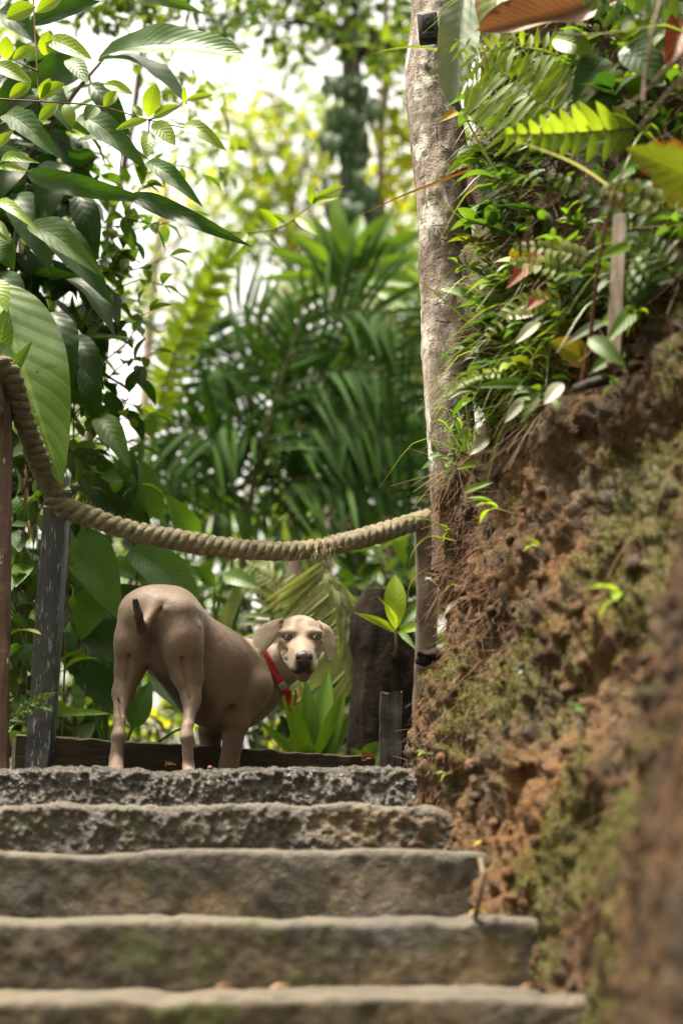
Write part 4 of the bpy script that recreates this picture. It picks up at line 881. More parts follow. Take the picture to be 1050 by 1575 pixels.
far_tree('yellow_green_tree', 'yellow green leafy tree glowing behind the dark straight trunk', 17, [(455, 900), (445, 420), (450, 300)], .10,
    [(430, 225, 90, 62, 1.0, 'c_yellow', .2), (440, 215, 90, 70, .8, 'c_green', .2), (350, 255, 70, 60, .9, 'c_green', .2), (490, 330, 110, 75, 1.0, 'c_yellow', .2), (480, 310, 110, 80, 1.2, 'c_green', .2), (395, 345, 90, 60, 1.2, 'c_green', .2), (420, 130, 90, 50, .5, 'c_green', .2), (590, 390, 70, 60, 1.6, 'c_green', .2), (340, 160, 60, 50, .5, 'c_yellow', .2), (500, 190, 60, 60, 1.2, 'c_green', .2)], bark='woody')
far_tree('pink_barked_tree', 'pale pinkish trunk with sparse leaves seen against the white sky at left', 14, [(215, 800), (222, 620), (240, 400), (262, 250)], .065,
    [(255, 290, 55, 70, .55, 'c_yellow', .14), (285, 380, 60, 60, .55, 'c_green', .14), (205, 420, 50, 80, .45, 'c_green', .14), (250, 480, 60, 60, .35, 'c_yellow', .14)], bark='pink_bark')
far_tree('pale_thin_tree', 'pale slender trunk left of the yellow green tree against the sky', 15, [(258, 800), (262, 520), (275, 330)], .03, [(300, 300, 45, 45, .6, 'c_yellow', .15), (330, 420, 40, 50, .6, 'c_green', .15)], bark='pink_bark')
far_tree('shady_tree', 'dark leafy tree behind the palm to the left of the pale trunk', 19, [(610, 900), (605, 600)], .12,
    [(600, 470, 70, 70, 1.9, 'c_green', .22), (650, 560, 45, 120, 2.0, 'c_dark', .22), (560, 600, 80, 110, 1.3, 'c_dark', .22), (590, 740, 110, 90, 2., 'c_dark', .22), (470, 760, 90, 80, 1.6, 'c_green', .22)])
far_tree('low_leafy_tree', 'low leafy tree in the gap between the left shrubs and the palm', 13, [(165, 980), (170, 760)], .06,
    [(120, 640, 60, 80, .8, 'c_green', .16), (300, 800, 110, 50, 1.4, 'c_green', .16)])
mb = MB()
for q in [(400, 990, 430, 230, 2.2), (560, 800, 160, 160, 1.0), (60, 900, 160, 300, 1.6), (420, 860, 260, 60, 1.5)]: cloud_px(mb, *q[:4], 24, 2, q[4], .3, clump=.8)
for q in [(0, 500, 150, 500, 1.5), (1000, 500, 420, 700, 1.5), (-420, 800, 330, 420, 1.8), (-1100, 850, 420, 420, 1.6)]: cloud_px(mb, *q[:4], 27, 2, q[4], .45)
tag(mb.build('far_wood', M['c_green']), 'dim green wood far behind the palm and the dog', 'woodland', kind='stuff')
# climber on the dark trunk
cl_ = thing('climbing_plant', 'grey green climber with hanging leaves on the dark straight trunk', 'climber', W(540, 345, 10.8))
mb = MB(); P = spline([W(528, 420, 10.86), W(552, 300, 10.85), W(530, 200, 10.85), W(548, 90, 10.85)], 30); tube(mb, P, .012, 6); mb.build('stem', M['woody'], cl_)
mb = MB()
for j in range(120):
    y = U(110, 400); x = 542 + R.normal(0, 22) + (10 if y > 250 else 0); b = W(x, y, 10.85 - abs(U(0, .18))); L = U(.12, .26); leaf(mb, b, b + A(U(-.12, .12), U(-.1, .05), -1) * L, L * .5, A(U(-.4, .4), -1, .5), 'heart', n=6)
mb.build('foliage', M['shrub_dark'], cl_)

# ---------------------------------------------------------------- understorey shrubs behind the dog
def bush(label, Y, clusters, mat, lm, group=None, name='shrub', wr=.45, base=None, dY=.5):
    x0 = clusters[0][0] if base is None else base; b = W(x0, 1160, Y); b = A(b[0], Y, .2); t = thing(name, label, 'shrub', b, group)
    ms = MB(); mf = MB()
    for q in clusters:
        c = W(q[0], q[1], Y); P = spline([b + A(U(-.05, .05), U(-.05, .05), 0), (b + c) / 2 + R.normal(0, .08, 3), c], 10); tube(ms, P, np.linspace(.014, .004, 10), 6)
        for _ in range(5): e = c + R.normal(0, 1, 3) * A(q[2], 80, q[3]) * S(Y) * .6; tube(ms, spline([P[6], (P[6] + e) / 2, e], 6), np.linspace(.006, .002, 6), 5)
        cloud_px(mf, *q[:4], Y, dY, q[4], lm, wr)
    ms.build('stem', M['woody'], t); mf.build('foliage', M[mat], t)
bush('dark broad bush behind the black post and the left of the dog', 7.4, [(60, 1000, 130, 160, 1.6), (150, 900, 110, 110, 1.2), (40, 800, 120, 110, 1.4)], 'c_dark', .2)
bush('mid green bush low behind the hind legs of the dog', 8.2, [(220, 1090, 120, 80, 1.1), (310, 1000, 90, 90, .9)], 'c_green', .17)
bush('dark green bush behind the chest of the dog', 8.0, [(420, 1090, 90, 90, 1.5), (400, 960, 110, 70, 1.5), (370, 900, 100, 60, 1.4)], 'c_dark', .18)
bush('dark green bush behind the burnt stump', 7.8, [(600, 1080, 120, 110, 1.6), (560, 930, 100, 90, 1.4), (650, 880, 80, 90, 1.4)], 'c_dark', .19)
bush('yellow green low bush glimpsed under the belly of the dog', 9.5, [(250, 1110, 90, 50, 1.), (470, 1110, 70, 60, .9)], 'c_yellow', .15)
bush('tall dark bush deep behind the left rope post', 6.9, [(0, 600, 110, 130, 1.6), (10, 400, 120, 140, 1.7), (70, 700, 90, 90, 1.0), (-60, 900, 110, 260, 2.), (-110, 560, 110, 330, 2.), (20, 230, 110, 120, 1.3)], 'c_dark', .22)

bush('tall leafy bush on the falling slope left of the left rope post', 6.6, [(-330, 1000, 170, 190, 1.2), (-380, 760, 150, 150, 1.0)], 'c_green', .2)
bush('broad dark bush further out on the slope to the left', 9.0, [(-520, 1050, 220, 160, 1.2), (-700, 980, 200, 180, 1.2)], 'c_dark', .2)
# ---------------------------------------------------------------- palms
def frond(parent, mat, rach, Y, lpx, n, wpx=9, dY=0., droop=.35, ang=62, both=(1, -1), up=.55, rmat='twig', rr=.006, taper=True, part='frond'):
    pts = [W(p[0], p[1], p[2] if len(p) > 2 else Y) for p in rach]; P = spline(pts, 60); T = nrmz(np.gradient(P, axis=0)); mb = MB(); s_ = S(Y)
    v = nrmz(CAM - P[30])
    for j in range(n):
        s = (j + .5) / n; i = int(s * 59); f = (math.sin(math.pi * min(1, s * .85 + .12)) ** .6) if taper else 1
        for sg in both:
            nr = nrmz(v * (1 - up) + A(0, 0, 1) * up + R.normal(0, .12, 3)); sd = nrmz(np.cross(T[i], nr)) * sg; a = rad(ang * (1.1 - .45 * s) + U(-7, 7))
            d = T[i] * math.cos(a) + sd * math.sin(a); L = lpx * s_ * f * U(.88, 1.1); b = P[i]; t = b + d * L + A(0, 0, -droop * L * U(.6, 1.3))
            leaf(mb, b, t, wpx * s_ * (f * .5 + .5), nr, 'strap', n=6, m=1, arch=.09, fold=.3)
    fr = mb.build(part, M[mat], parent); mr = MB(); tube(mr, P, np.linspace(rr, rr * .4, 60), 6); mr.build('rachis', M[rmat], fr)
palm = thing('palm', 'dark green feathery palm filling the middle background above the rope', 'palm', A(*W(372, 900, 9.4)[:2], .2))
b = W(372, 900, 9.4); mb = MB(); tube(mb, spline([A(b[0], b[1], .2), b, W(380, 800, 9.4), W(402, 690, 9.4), W(425, 610, 9.4)], 30), np.linspace(.035, .022, 30), 10); mb.build('trunk', M['woody'], palm)
for rc in [[(380, 800), (405, 690), (440, 560), (474, 462)], [(425, 610), (385, 575), (325, 600), (262, 690)], [(425, 610), (490, 575), (575, 570), (655, 640)], [(402, 690), (470, 655), (570, 650), (660, 720)],
           [(440, 560), (400, 500), (335, 480), (262, 545)], [(445, 550), (510, 490), (585, 480), (655, 545)], [(390, 760), (330, 720), (280, 725), (225, 780)], [(392, 760), (470, 735), (560, 745), (650, 800)],
           [(385, 790), (440, 800), (520, 805), (590, 840)], [(410, 660), (350, 650), (290, 690), (235, 760)], [(430, 600), (470, 520), (530, 430), (620, 400)], [(415, 640), (520, 620), (600, 610), (680, 670)], [(400, 720), (480, 700), (560, 700), (640, 770)], [(420, 620), (480, 600), (560, 640), (610, 720)], [(432, 590), (400, 560), (350, 555), (300, 610)], [(395, 740), (350, 690), (300, 660), (245, 670)], [(385, 780), (350, 790), (310, 800), (270, 850)], [(445, 545), (500, 540), (570, 560), (630, 620)], [(396, 730), (440, 690), (500, 670), (580, 720)]]:
    dz = U(-.35, .35); rc = [(x, y, 9.4 + dz * min(1, i * .5)) for i, (x, y) in enumerate(rc)]
    frond(palm, 'palm', rc, 9.4, 140, 22, 9.5, droop=.10, ang=66, rr=.007, rmat='woody', up=.35)
pal2 = thing('pale_palm', 'pale grey green palm with drooping narrow leaflets above the dark palm', 'palm', A(*W(505, 900, 10.2)[:2], .2))
b = W(505, 900, 10.2); mb = MB(); tube(mb, spline([A(b[0], b[1], .2), b, W(510, 650, 10.2), W(515, 460, 10.2)], 20), np.linspace(.035, .02, 20), 8); mb.build('trunk', M['pink_bark'], pal2)
for rc in [[(518, 452), (475, 425), (440, 440), (415, 510)], [(520, 455), (560, 460), (600, 510), (640, 570)], [(515, 460), (470, 450), (430, 490), (405, 590)], [(516, 458), (545, 470), (590, 540), (622, 600)]]: frond(pal2, 'palm_pale', rc, 10.2, 75, 30, 8, droop=.8, ang=38, rr=.006)
ban = thing('banana_frond', 'tall bright green arching leaf blade left of the palm', 'plant', A(*W(225, 1000, 8.6)[:2], .2))
b = W(215, 1000, 8.6); mb = MB(); tube(mb, spline([A(b[0], b[1], .2), b, W(225, 760, 8.6), W(240, 640, 8.6)], 16), np.linspace(.03, .016, 16), 8); mb.build('stem', M['strap'], ban)
def band(mb):
    P = spline([W(238, 655, 8.6), W(262, 560, 8.6), W(300, 480, 8.6), (W(338, 410, 8.6)), W(392, 340, 8.65)], 46); T = nrmz(np.gradient(P, axis=0)); u = np.linspace(-1, 1, 9)
    sd = nrmz(np.cross(T, nrmz(CAM - P) + A(-.3, 0, .25))); w = 31 * S(8.6) * np.minimum(1, np.minimum(np.linspace(0.25, 5, 46), np.linspace(3.2, .05, 46))) * (1 + .12 * np.sin(np.arange(46) * 2.6)); nn = np.cross(sd, T)
    V = P[:, None] + sd[:, None] * (w[:, None] * u)[..., None] + nn[:, None] * (np.abs(u)[None] * w[:, None] * .25)[..., None]
    mb.add(V, grid_faces(46, 9), None, np.stack(np.broadcast_arrays(.5 + .5 * u[None], np.linspace(0, 1, 46)[:, None]), -1), .9)
frond(ban, 'bright', [(236, 660), (262, 560), (300, 480), (340, 405), (395, 338)], 8.6, 44, 44, 13, droop=.12, ang=66, up=.15, rr=.008, part='blade')
dra = thing('rosette_plant', 'rosette of upright strap leaves in front of the dark straight trunk', 'plant', A(*W(540, 900, 9.8)[:2], .2))
b = W(540, 900, 9.8); mb = MB(); tube(mb, spline([A(b[0], b[1], .2), b, W(545, 620, 9.8), W(535, 430, 9.8)], 20), .03, 9); mb.build('stem', M['woody'], dra)
hero(dra, 'strap', [(534, 425, 512, 302, 40, 9.8, 9.7), (538, 425, 606, 325, 52, 9.8, 9.7), (540, 428, 660, 352, 44, 9.8, 9.7), (540, 430, 668, 392, 34, 9.8, 9.55), (530, 430, 478, 330, 34, 9.8, 9.7), (528, 430, 440, 352, 30, 9.8, 9.55), (528, 432, 405, 385, 28, 9.8, 9.55), (528, 436, 390, 430, 26, 9.8, 9.4), (540, 434, 655, 440, 30, 9.8, 9.4), (536, 425, 556, 330, 34, 9.8, 10.0), (542, 436, 640, 480, 26, 9.8, 9.4), (528, 436, 420, 470, 24, 9.8, 9.4)], prof='strap', arch=.1, fold=.35)
fp = thing('young_palm', 'young palm with a pale combed frond hanging right behind the head of the dog', 'palm', A(*W(470, 1180, 6.6)[:2], .2))
mb, P = stem_px([(466, 1175, 6.2), (462, 1000, 6.2), (476, 900, 6.15), (497, 864, 6.05)], .009, .006); mb.build('stem', M['twig'], fp)
frond(fp, 'palm_pale', [(497, 864), (513, 900), (532, 960), (547, 1050)], 6.05, 120, 32, 10, droop=.06, ang=78, both=(1,), up=.05, rr=.006, taper=False)
frond(fp, 'palm_pale', [(500, 878), (522, 910), (540, 970), (548, 1040)], 6.0, 52, 20, 11, droop=.5, ang=28, both=(1, -1), up=.1, rr=.005)
frond(fp, 'palm_pale', [(455, 1100), (420, 960), (425, 900), (380, 868)], 6.9, 60, 22, 9, droop=.4, ang=60, up=.3)
sp = thing('strap_leaf_plant', 'clump of broad green strap leaves below the head of the dog', 'plant', A(*W(475, 1190, 5.95)[:2], .2))
hero(sp, 'strap', [(478, 1185, 432, 1040, 30, 5.95, 5.9), (482, 1185, 470, 1045, 34, 5.95, 5.95), (486, 1185, 505, 1030, 38, 5.95, 6.), (490, 1185, 530, 1060, 34, 5.95, 5.9), (474, 1185, 445, 1075, 24, 5.95, 5.85), (494, 1185, 540, 1100, 24, 5.95, 5.9), (480, 1188, 400, 1110, 20, 5.95, 5.9)], prof='strap', arch=.04, fold=.3)
yp = thing('young_plant', 'young plant with one upright bright leaf growing on the blackened stump', 'plant', W(606, 1012, 5.76))
mb, P = stem_px([(604, 1016, 5.79), (609, 995, 5.71), (608, 965, 5.70)], .008, .005); mb.build('stem', M['twig'], yp)
hero(yp, 'bright', [(608, 968, 607, 884, 36, 5.69, 5.67, dict(prof='ellip', tint=1., face=-.3)), (606, 972, 544, 942, 14, 5.69, 5.6), (612, 966, 662, 918, 20, 5.69, 5.78, dict(mat='sheen_leaf')), (612, 972, 678, 962, 17, 5.69, 5.6), (604, 968, 578, 915, 9, 5.69, 5.4), (610, 970, 640, 1000, 12, 5.69, 5.58, dict(mat='strap'))], arch=.12, fold=.3)
lp = thing('seedling', 'pale green low broad leaf at the foot of the short grey stake', 'plant', W(575, 1175, 5.75))
hero(lp, 'sheen_leaf', [(560, 1178, 600, 1140, 40, 5.75, 5.7), (560, 1178, 538, 1150, 22, 5.75, 5.7)])
stk = thing('leaf_stalk_plant', 'pale green upright leaf stalks above the back of the dog', 'plant', A(*W(330, 1150, 6.3)[:2], .2))
for a, b_, r in [((330, 1100), (388, 868), .012), ((318, 1100), (345, 885), .008), ((345, 1100), (330, 900), .007)]:
    mb, P = stem_px([(a[0], a[1], 6.3), ((a[0] + b_[0]) / 2 - 6, (a[1] + b_[1]) / 2, 6.3), (*b_, 6.3)], r, r * .7); mb.build('stem', M['strap'], stk)
hero(stk, 'palm_pale', [(335, 985, 390, 866, 22, 6.3, 6.3, dict(prof='strap')), (388, 868, 440, 850, 26, 6.3, 6.2), (345, 885, 400, 905, 30, 6.3, 6.2, dict(mat='shrub_mid')), (330, 900, 290, 870, 26, 6.3, 6.2, dict(mat='shrub_mid'))])

# ---------------------------------------------------------------- left side
ds = thing('dark_shrub', 'big shrub with long dark glossy drooping leaves at the upper left', 'shrub', A(*W(-10, 1180, 5.5)[:2], .2))
ms = MB()
for br in [[(-10, 1100), (0, 700), (15, 450), (40, 250), (60, 60)], [(10, 500), (-20, 260), (-10, 60)], [(20, 420), (90, 300), (150, 240)], [(40, 250), (110, 150), (160, 90)], [(12, 460), (60, 400), (110, 380)]]:
    P = spline([W(x, y, 5.5) for x, y in br], 20); tube(ms, P, np.linspace(.016, .006, 20), 7)
ms.build('stem', M['woody'], ds)
G = dict
hero(ds, 'shrub_dark', [
    (152, 88, 376, 84, 78, 5.1, 4.9, G(mat='heli', prof='oblong', face=.25, arch=.08, tint=.35)), (150, 95, 288, 162, 62, 5.2, 5.1, G(prof='oblong', face=.5)), (45, 38, 155, 2, 36, 5.0, 5.0), (60, 30, 272, 6, 34, 5.1, 5.0, G(face=.9)), (190, -8, 312, 20, 30, 5., 5., G(mat='sheen_leaf')),
    (8, 176, 92, 244, 50, 4.9, 4.8, G(mat='sheen_leaf', serr=.25, tint=.2)), (42, 268, 240, 312, 40, 5.0, 4.85, G(wave=.14, roll=-.4, arch=.1, n=14)), (200, 300, 388, 380, 34, 4.9, 4.7, G(wave=.2, roll=-.3, arch=.12, n=16, tint=.2)), (225, 250, 312, 318, 34, 4.9, 4.8, G(mat='sheen_leaf', tint=.1, wave=.1)), (122, 178, 228, 262, 48, 5., 4.9, G(mat='sheen_leaf', tint=0., wave=.1)),
    (110, 222, 232, 248, 30, 5.05, 5., G(roll=.7)), (45, 345, 162, 428, 46, 4.9, 4.8, G(mat='sheen_leaf', tint=.35, wave=.05)), (60, 340, 175, 470, 60, 5.1, 5.), (100, 430, 178, 520, 42, 5.1, 5., G(roll=.5)), (-10, 370, 22, 415, 50, 4.9, 4.9, G(mat='sheen_leaf', tint=0)), (78, 480, 112, 598, 62, 5., 4.95, G(serr=.12, face=.1)), (20, 480, 60, 610, 60, 5.2, 5.1),
    (130, 100, 20, 150, 60, 5.2, 5.1), (60, 120, -20, 200, 60, 5.3, 5.2), (140, 130, 200, 210, 44, 5.2, 5.2), (30, 230, -30, 330, 70, 5.2, 5.1), (90, 250, 60, 360, 60, 5.3, 5.2), (120, 300, 150, 400, 50, 5.2, 5.2), (20, 300, 80, 420, 66, 5.3, 5.2), (-5, 20, 70, 75, 46, 5.2, 5.1), (60, 130, 112, 205, 50, 5.15, 5.05), (110, 520, 160, 600, 48, 5.2, 5.1), (-5, 420, 40, 520, 60, 5.3, 5.2), (130, 560, 150, 660, 40, 5.3, 5.3), (150, 640, 200, 720, 44, 5.3, 5.2, G(mat='shrub_mid')), (90, 560, 30, 640, 50, 5.4, 5.3)], arch=.14, fold=.35, wave=.06)
mf = MB()
for j in range(420):
    x, y = U(-130, 165), U(70, 640)
    if x > 165 - abs(y - 380) * .25: continue
    Y = U(5.35, 6.2); b = W(x, y, Y); L = U(.16, .36); d = nrmz(A(U(-.8, 1), U(-.9, .4), U(-1.1, .15))); leaf(mf, b, b + d * L, L * U(.3, .42), nrmz(A(0, -.4, 1) + R.normal(0, .35, 3)), 'ovate', n=8, arch=.12, fold=.3, wave=.05)
mf.build('foliage', M['shrub_dark'], ds)
vn = thing('bright_vine', 'thin vine with round yellow green young leaves crossing the upper left', 'vine', W(-30, 160, 4.6))
for pts in [[(-40, 150, 4.6), (60, 156, 4.55), (150, 163, 4.5), (230, 185, 4.5), (285, 197, 4.5)], [(50, -30, 4.6), (55, 60, 4.58), (60, 156, 4.55)], [(228, 185, 4.5), (270, 168, 4.5), (286, 150, 4.5)], [(60, 110, 4.56), (20, 92, 4.55)], [(230, 186, 4.5), (229, 205, 4.5)]]:
    mb, P = stem_px(pts, .0035, .0018); mb.build('stem', M['redstem'], vn)
hero(vn, 'bright', [(10, 92, 10, 55, 26, 4.55, 4.5), (70, 62, 142, 92, 36, 4.55, 4.45), (68, 85, 75, 48, 26, 4.56, 4.5), (-10, 100, 50, 128, 30, 4.5, 4.45, G(tint=.1)), (105, 92, 135, 128, 34, 4.6, 4.5, G(mat='sheen_leaf')), (62, 150, 100, 128, 26, 4.55, 4.5), (62, 152, 78, 120, 20, 4.55, 4.5), (20, 92, 55, 72, 22, 4.5, 4.5), (228, 180, 240, 128, 32, 4.5, 4.45), (235, 182, 276, 162, 19, 4.5, 4.45), (228, 184, 178, 200, 16, 4.5, 4.45), (236, 188, 270, 224, 32, 4.5, 4.45), (229, 204, 226, 244, 26, 4.5, 4.45, G(tint=.1)), (282, 195, 348, 232, 27, 4.5, 4.4, G(tint=0., arch=.2)), (286, 155, 328, 146, 13, 4.5, 4.5), (284, 160, 283, 132, 9, 4.5, 4.45), (220, 180, 204, 162, 14, 4.5, 4.5), (160, 165, 180, 140, 22, 4.5, 4.5), (150, 164, 130, 186, 26, 4.5, 4.45, G(mat='sheen_leaf')), (55, 10, 10, 28, 34, 4.5, 4.5), (56, 20, 95, -5, 26, 4.5, 4.5), (100, 160, 112, 196, 24, 4.5, 4.5, G(tint=.2)), (90, 160, 60, 185, 22, 4.5, 4.5), (48, 130, 15, 150, 24, 4.5, 4.5), (160, 130, 205, 145, 22, 4.6, 4.55)], prof='ellip', arch=.1, fold=.3)
v2 = thing('edge_vine', 'yellow green vine leaves hanging at the left edge over the dark leaves', 'vine', W(-25, 300, 4.55))
mb, P = stem_px([(-30, 220, 4.55), (-15, 300, 4.55), (-8, 380, 4.55), (-15, 470, 4.55)], .003, .002); mb.build('stem', M['twig'], v2)
hero(v2, 'bright', [(-8, 318, 64, 360, 22, 4.55, 4.4, G(arch=.2)), (2, 250, 62, 251, 20, 4.55, 4.45, G(arch=.2)), (-10, 338, 18, 372, 16, 4.5, 4.45), (-5, 258, 48, 264, 14, 4.55, 4.5), (-10, 355, 16, 375, 16, 4.5, 4.45), (-10, 230, 22, 200, 18, 4.5, 4.5), (-12, 430, 12, 480, 40, 4.5, 4.45)], prof='lance')
bl = thing('broad_leaf_plant', 'one huge heart shaped light green leaf behind the top of the left rope post', 'plant', A(*W(-30, 1180, 4.95)[:2], .2))
mb, P = stem_px([(-30, 1150, 4.98), (-50, 800, 4.98), (-30, 520, 4.98), (-5, 452, 4.98)], .010, .006); mb.build('stem', M['twig'], bl)
hero(bl, 'big_light', [(-12, 438, 96, 745, 150, 4.98, 4.85, G(prof='ovate', n=26, m=4, wave=.035, arch=.07, fold=.18, face=-.1, tint=.8)), (-5, 560, 12, 470, 40, 4.9, 4.85), (10, 590, 50, 525, 22, 4.9, 4.8, G(mat='sheen_leaf', tint=.8)), (28, 605, 60, 570, 26, 4.95, 4.85, G(mat='sheen_leaf', tint=.5)), (20, 700, 62, 685, 20, 4.9, 4.8, G(mat='heli'))])
sm = thing('small_leaf_sapling', 'slender sapling with many small oval leaves against the sky gap left of the palm', 'sapling', A(*W(120, 1180, 5.7)[:2], .2))
leafy(sm, 'shrub_mid', [[(120, 1150), (135, 800), (150, 600), (175, 430), (190, 380)], [(150, 600), (190, 560), (235, 545)], [(155, 560), (200, 520), (215, 470)], [(165, 480), (140, 430), (130, 400)], [(170, 450), (215, 430), (250, 440)], [(140, 720), (180, 680), (220, 690)], [(150, 610), (120, 640), (110, 700)], [(180, 410), (205, 380), (200, 345)], [(145, 640), (190, 620), (240, 640)], [(185, 390), (165, 350), (170, 320)], [(200, 345), (230, 330), (255, 345)], [(150, 590), (130, 540), (150, 500)]], 36, .55, 1.15, 5.7, prof='ellip')
sm2 = thing('small_leaf_sapling', 'second slender sapling leaning right with small leaves below the long dark leaf', 'sapling', A(*W(100, 1180, 5.5)[:2], .2))
leafy(sm2, 'strap', [[(95, 1150), (110, 760), (120, 560), (150, 420), (200, 320), (235, 260)], [(150, 420), (205, 415), (260, 395)], [(190, 335), (240, 345), (285, 335)], [(130, 500), (185, 500), (230, 480)], [(118, 580), (170, 640), (225, 640)], [(200, 320), (185, 270), (190, 220)], [(110, 700), (160, 730), (215, 745)], [(235, 260), (280, 255), (310, 270)]], 42, .5, 1.1, 5.5, prof='ellip')
leafy(sm2, 'shrub_dark', [[(105, 800), (140, 690), (185, 640), (210, 560)], [(115, 640), (160, 570), (170, 500)], [(115, 600), (90, 520), (100, 450)]], 60, .5, 1.1, 5.55, prof='ovate', name='foliage')
tw = thing('twig', 'arching twig with yellow green leaf pairs in front of the rosette', 'vine', W(345, 362, 5.6))
mb, P = stem_px([(300, 350, 5.6), (372, 358, 5.6), (430, 350, 5.6), (478, 316, 5.6), (520, 292, 5.6)], .0045, .0025); mb.build('stem', M['twig'], tw)
hero(tw, 'bright', [(478, 314, 530, 286, 16, 5.6, 5.5), (482, 316, 474, 286, 15, 5.6, 5.55), (428, 350, 398, 322, 22, 5.6, 5.5), (440, 344, 420, 330, 16, 5.6, 5.5), (455, 335, 488, 362, 20, 5.6, 5.5), (480, 312, 520, 304, 14, 5.6, 5.5), (380, 358, 350, 400, 20, 5.6, 5.5), (400, 358, 432, 384, 14, 5.6, 5.5, G(mat='sheen_leaf'))], prof='ellip', fold=.3)
hl = thing('broad_ribbed_plant', 'clump of large ribbed green leaves between the black post and the rump of the dog', 'plant', A(*W(170, 1185, 5.9)[:2], .2))
for a in [(110, 850), (215, 860), (150, 930), (165, 1000), (225, 1060)]:
    mb, P = stem_px([(165, 1180, 5.9), ((165 + a[0]) / 2, (1180 + a[1]) / 2 + 20, 5.9), (*a, 5.9)], .009, .005); mb.build('stem', M['strap'], hl)
hero(hl, 'heli', [(105, 815, 185, 955, 82, 5.75, 5.6, G(n=18, m=3, tint=.75)), (200, 845, 305, 935, 66, 5.8, 5.7, G(n=16, m=3, tint=.55, prof='oblong')), (215, 860, 310, 890, 44, 5.9, 5.8, G(tint=1.)), (150, 905, 125, 985, 60, 5.7, 5.65, G(tint=.6)), (195, 1010, 110, 960, 70, 5.8, 5.7, G(mat='shrub_dark')), (185, 1090, 96, 1010, 60, 5.8, 5.7, G(mat='shrub_dark')), (205, 1120, 232, 1048, 40, 5.6, 5.6, G(mat='sheen_leaf', tint=.4)), (230, 800, 215, 705, 56, 5.9, 5.9, G(tint=.5)), (170, 800, 205, 690, 60, 5.9, 5.9, G(tint=.1)), (100, 690, 240, 860, 70, 6., 5.9, G(mat='shrub_dark', prof='oblong')), (60, 830, 130, 905, 50, 5.8, 5.8, G(tint=.1)), (220, 1000, 285, 1085, 44, 5.9, 5.8, G(mat='shrub_dark')), (228, 1040, 300, 1110, 34, 5.7, 5.6, G(tint=.2)), (160, 870, 240, 900, 40, 6., 5.9, G(tint=.9)), (250, 800, 190, 720, 40, 6.1, 6., G(tint=.3)), (120, 1000, 200, 1060, 50, 6.1, 6., G(mat='shrub_dark')), (300, 840, 255, 760, 44, 6.2, 6.1, G(tint=.8)), (240, 950, 160, 900, 50, 6.2, 6.1, G(mat='shrub_dark')), (90, 940, 110, 1040, 46, 6., 5.9, G(mat='shrub_dark')), (60, 1020, 20, 940, 60, 6., 5.9, G(mat='shrub_dark')), (40, 900, 90, 840, 60, 6.1, 6., G(mat='shrub_dark'))], prof='ovate', arch=.12, fold=.3, wave=.03, face=.1)
mb = MB(); leaf_px(mb, (82, 1100), (172, 1098), 15, 5.35, 5.2, prof='strap', arch=.06, fold=.3, n=10, tint=.7)
mb2, P = stem_px([(60, 1165, 5.4), (70, 1120, 5.38), (84, 1100, 5.35)], .004, .003); gb = thing('blade_plant', 'single green strap leaf held level beside the foot of the black post', 'plant', W(60, 1165, 5.4)); mb2.build('stem', M['twig'], gb); mb.build('leaf', M['strap'], gb)
mb, P = stem_px([(215, 1185, 5.9), (235, 1150, 5.8), (275, 1122, 5.75), (296, 1130, 5.7), (300, 1160, 5.7)], .006, .004); o = mb.build('arching_stalk', M['strap'], loc=W(215, 1185, 5.9)); tag(o, 'bent green stalk arching low behind the legs of the dog', 'plant')
lv = thing('post_leaf', 'pale green leaf with brown edge beside the left rope post', 'plant', W(6, 990, 4.72)); mb = MB(); leaf_px(mb, (10, 980), (64, 976), 24, 4.72, 4.6, prof='ellip', face=.7, arch=.1, tint=.9); mb.build('leaf', M['browned'], lv); mb, P = stem_px([(-4, 1030, 4.8), (2, 990, 4.74), (10, 980, 4.72)], .003, .002); mb.build('stem', M['twig'], lv)
wf = thing('feathery_weed', 'small feathery fern like weed at the foot of the left posts', 'weed', W(4, 1150, 4.78)); 
for rc in [[(0, 1118), (30, 1095), (60, 1075), (86, 1066)], [(0, 1125), (20, 1105), (40, 1110)], [(30, 1096), (60, 1085), (82, 1092)], [(-5, 1110), (10, 1085), (15, 1065)]]: frond(wf, 'fern_dark', rc, 4.78, 11, 14, 6, droop=.1, ang=70, up=.2, rr=.0016)
mf = thing('filler_plant', 'leafy plant in the gap between the two left posts under the rope', 'plant', A(*W(50, 1185, 5.3)[:2], .2))
leafy(mf, 'shrub_mid', [[(45, 1180), (40, 1000), (48, 880), (60, 770)], [(42, 950), (60, 900), (85, 870)], [(40, 1000), (25, 940), (20, 880)], [(45, 1100), (70, 1050), (100, 1030)], [(48, 880), (30, 820), (26, 760)], [(45, 1120), (20, 1090), (10, 1040)]], 58, .6, 1., 5.3)
dl_ = thing('hanging_dead_leaves', 'string of shrivelled brown leaves hanging between the left posts', 'dead leaves', W(40, 720, 5.0)); mb, P = stem_px([(40, 715, 5.), (44, 780, 5.), (46, 850, 5.), (58, 890, 5.)], .0015, .001); mb.build('stem', M['woody'], dl_)
hero(dl_, 'dead_leaf', [(38, 722, 42, 745, 10, 5., 4.98), (42, 750, 38, 785, 11, 5., 4.98), (44, 800, 46, 830, 9, 5., 4.98), (38, 735, 34, 760, 9, 5., 4.98)], fold=.9)
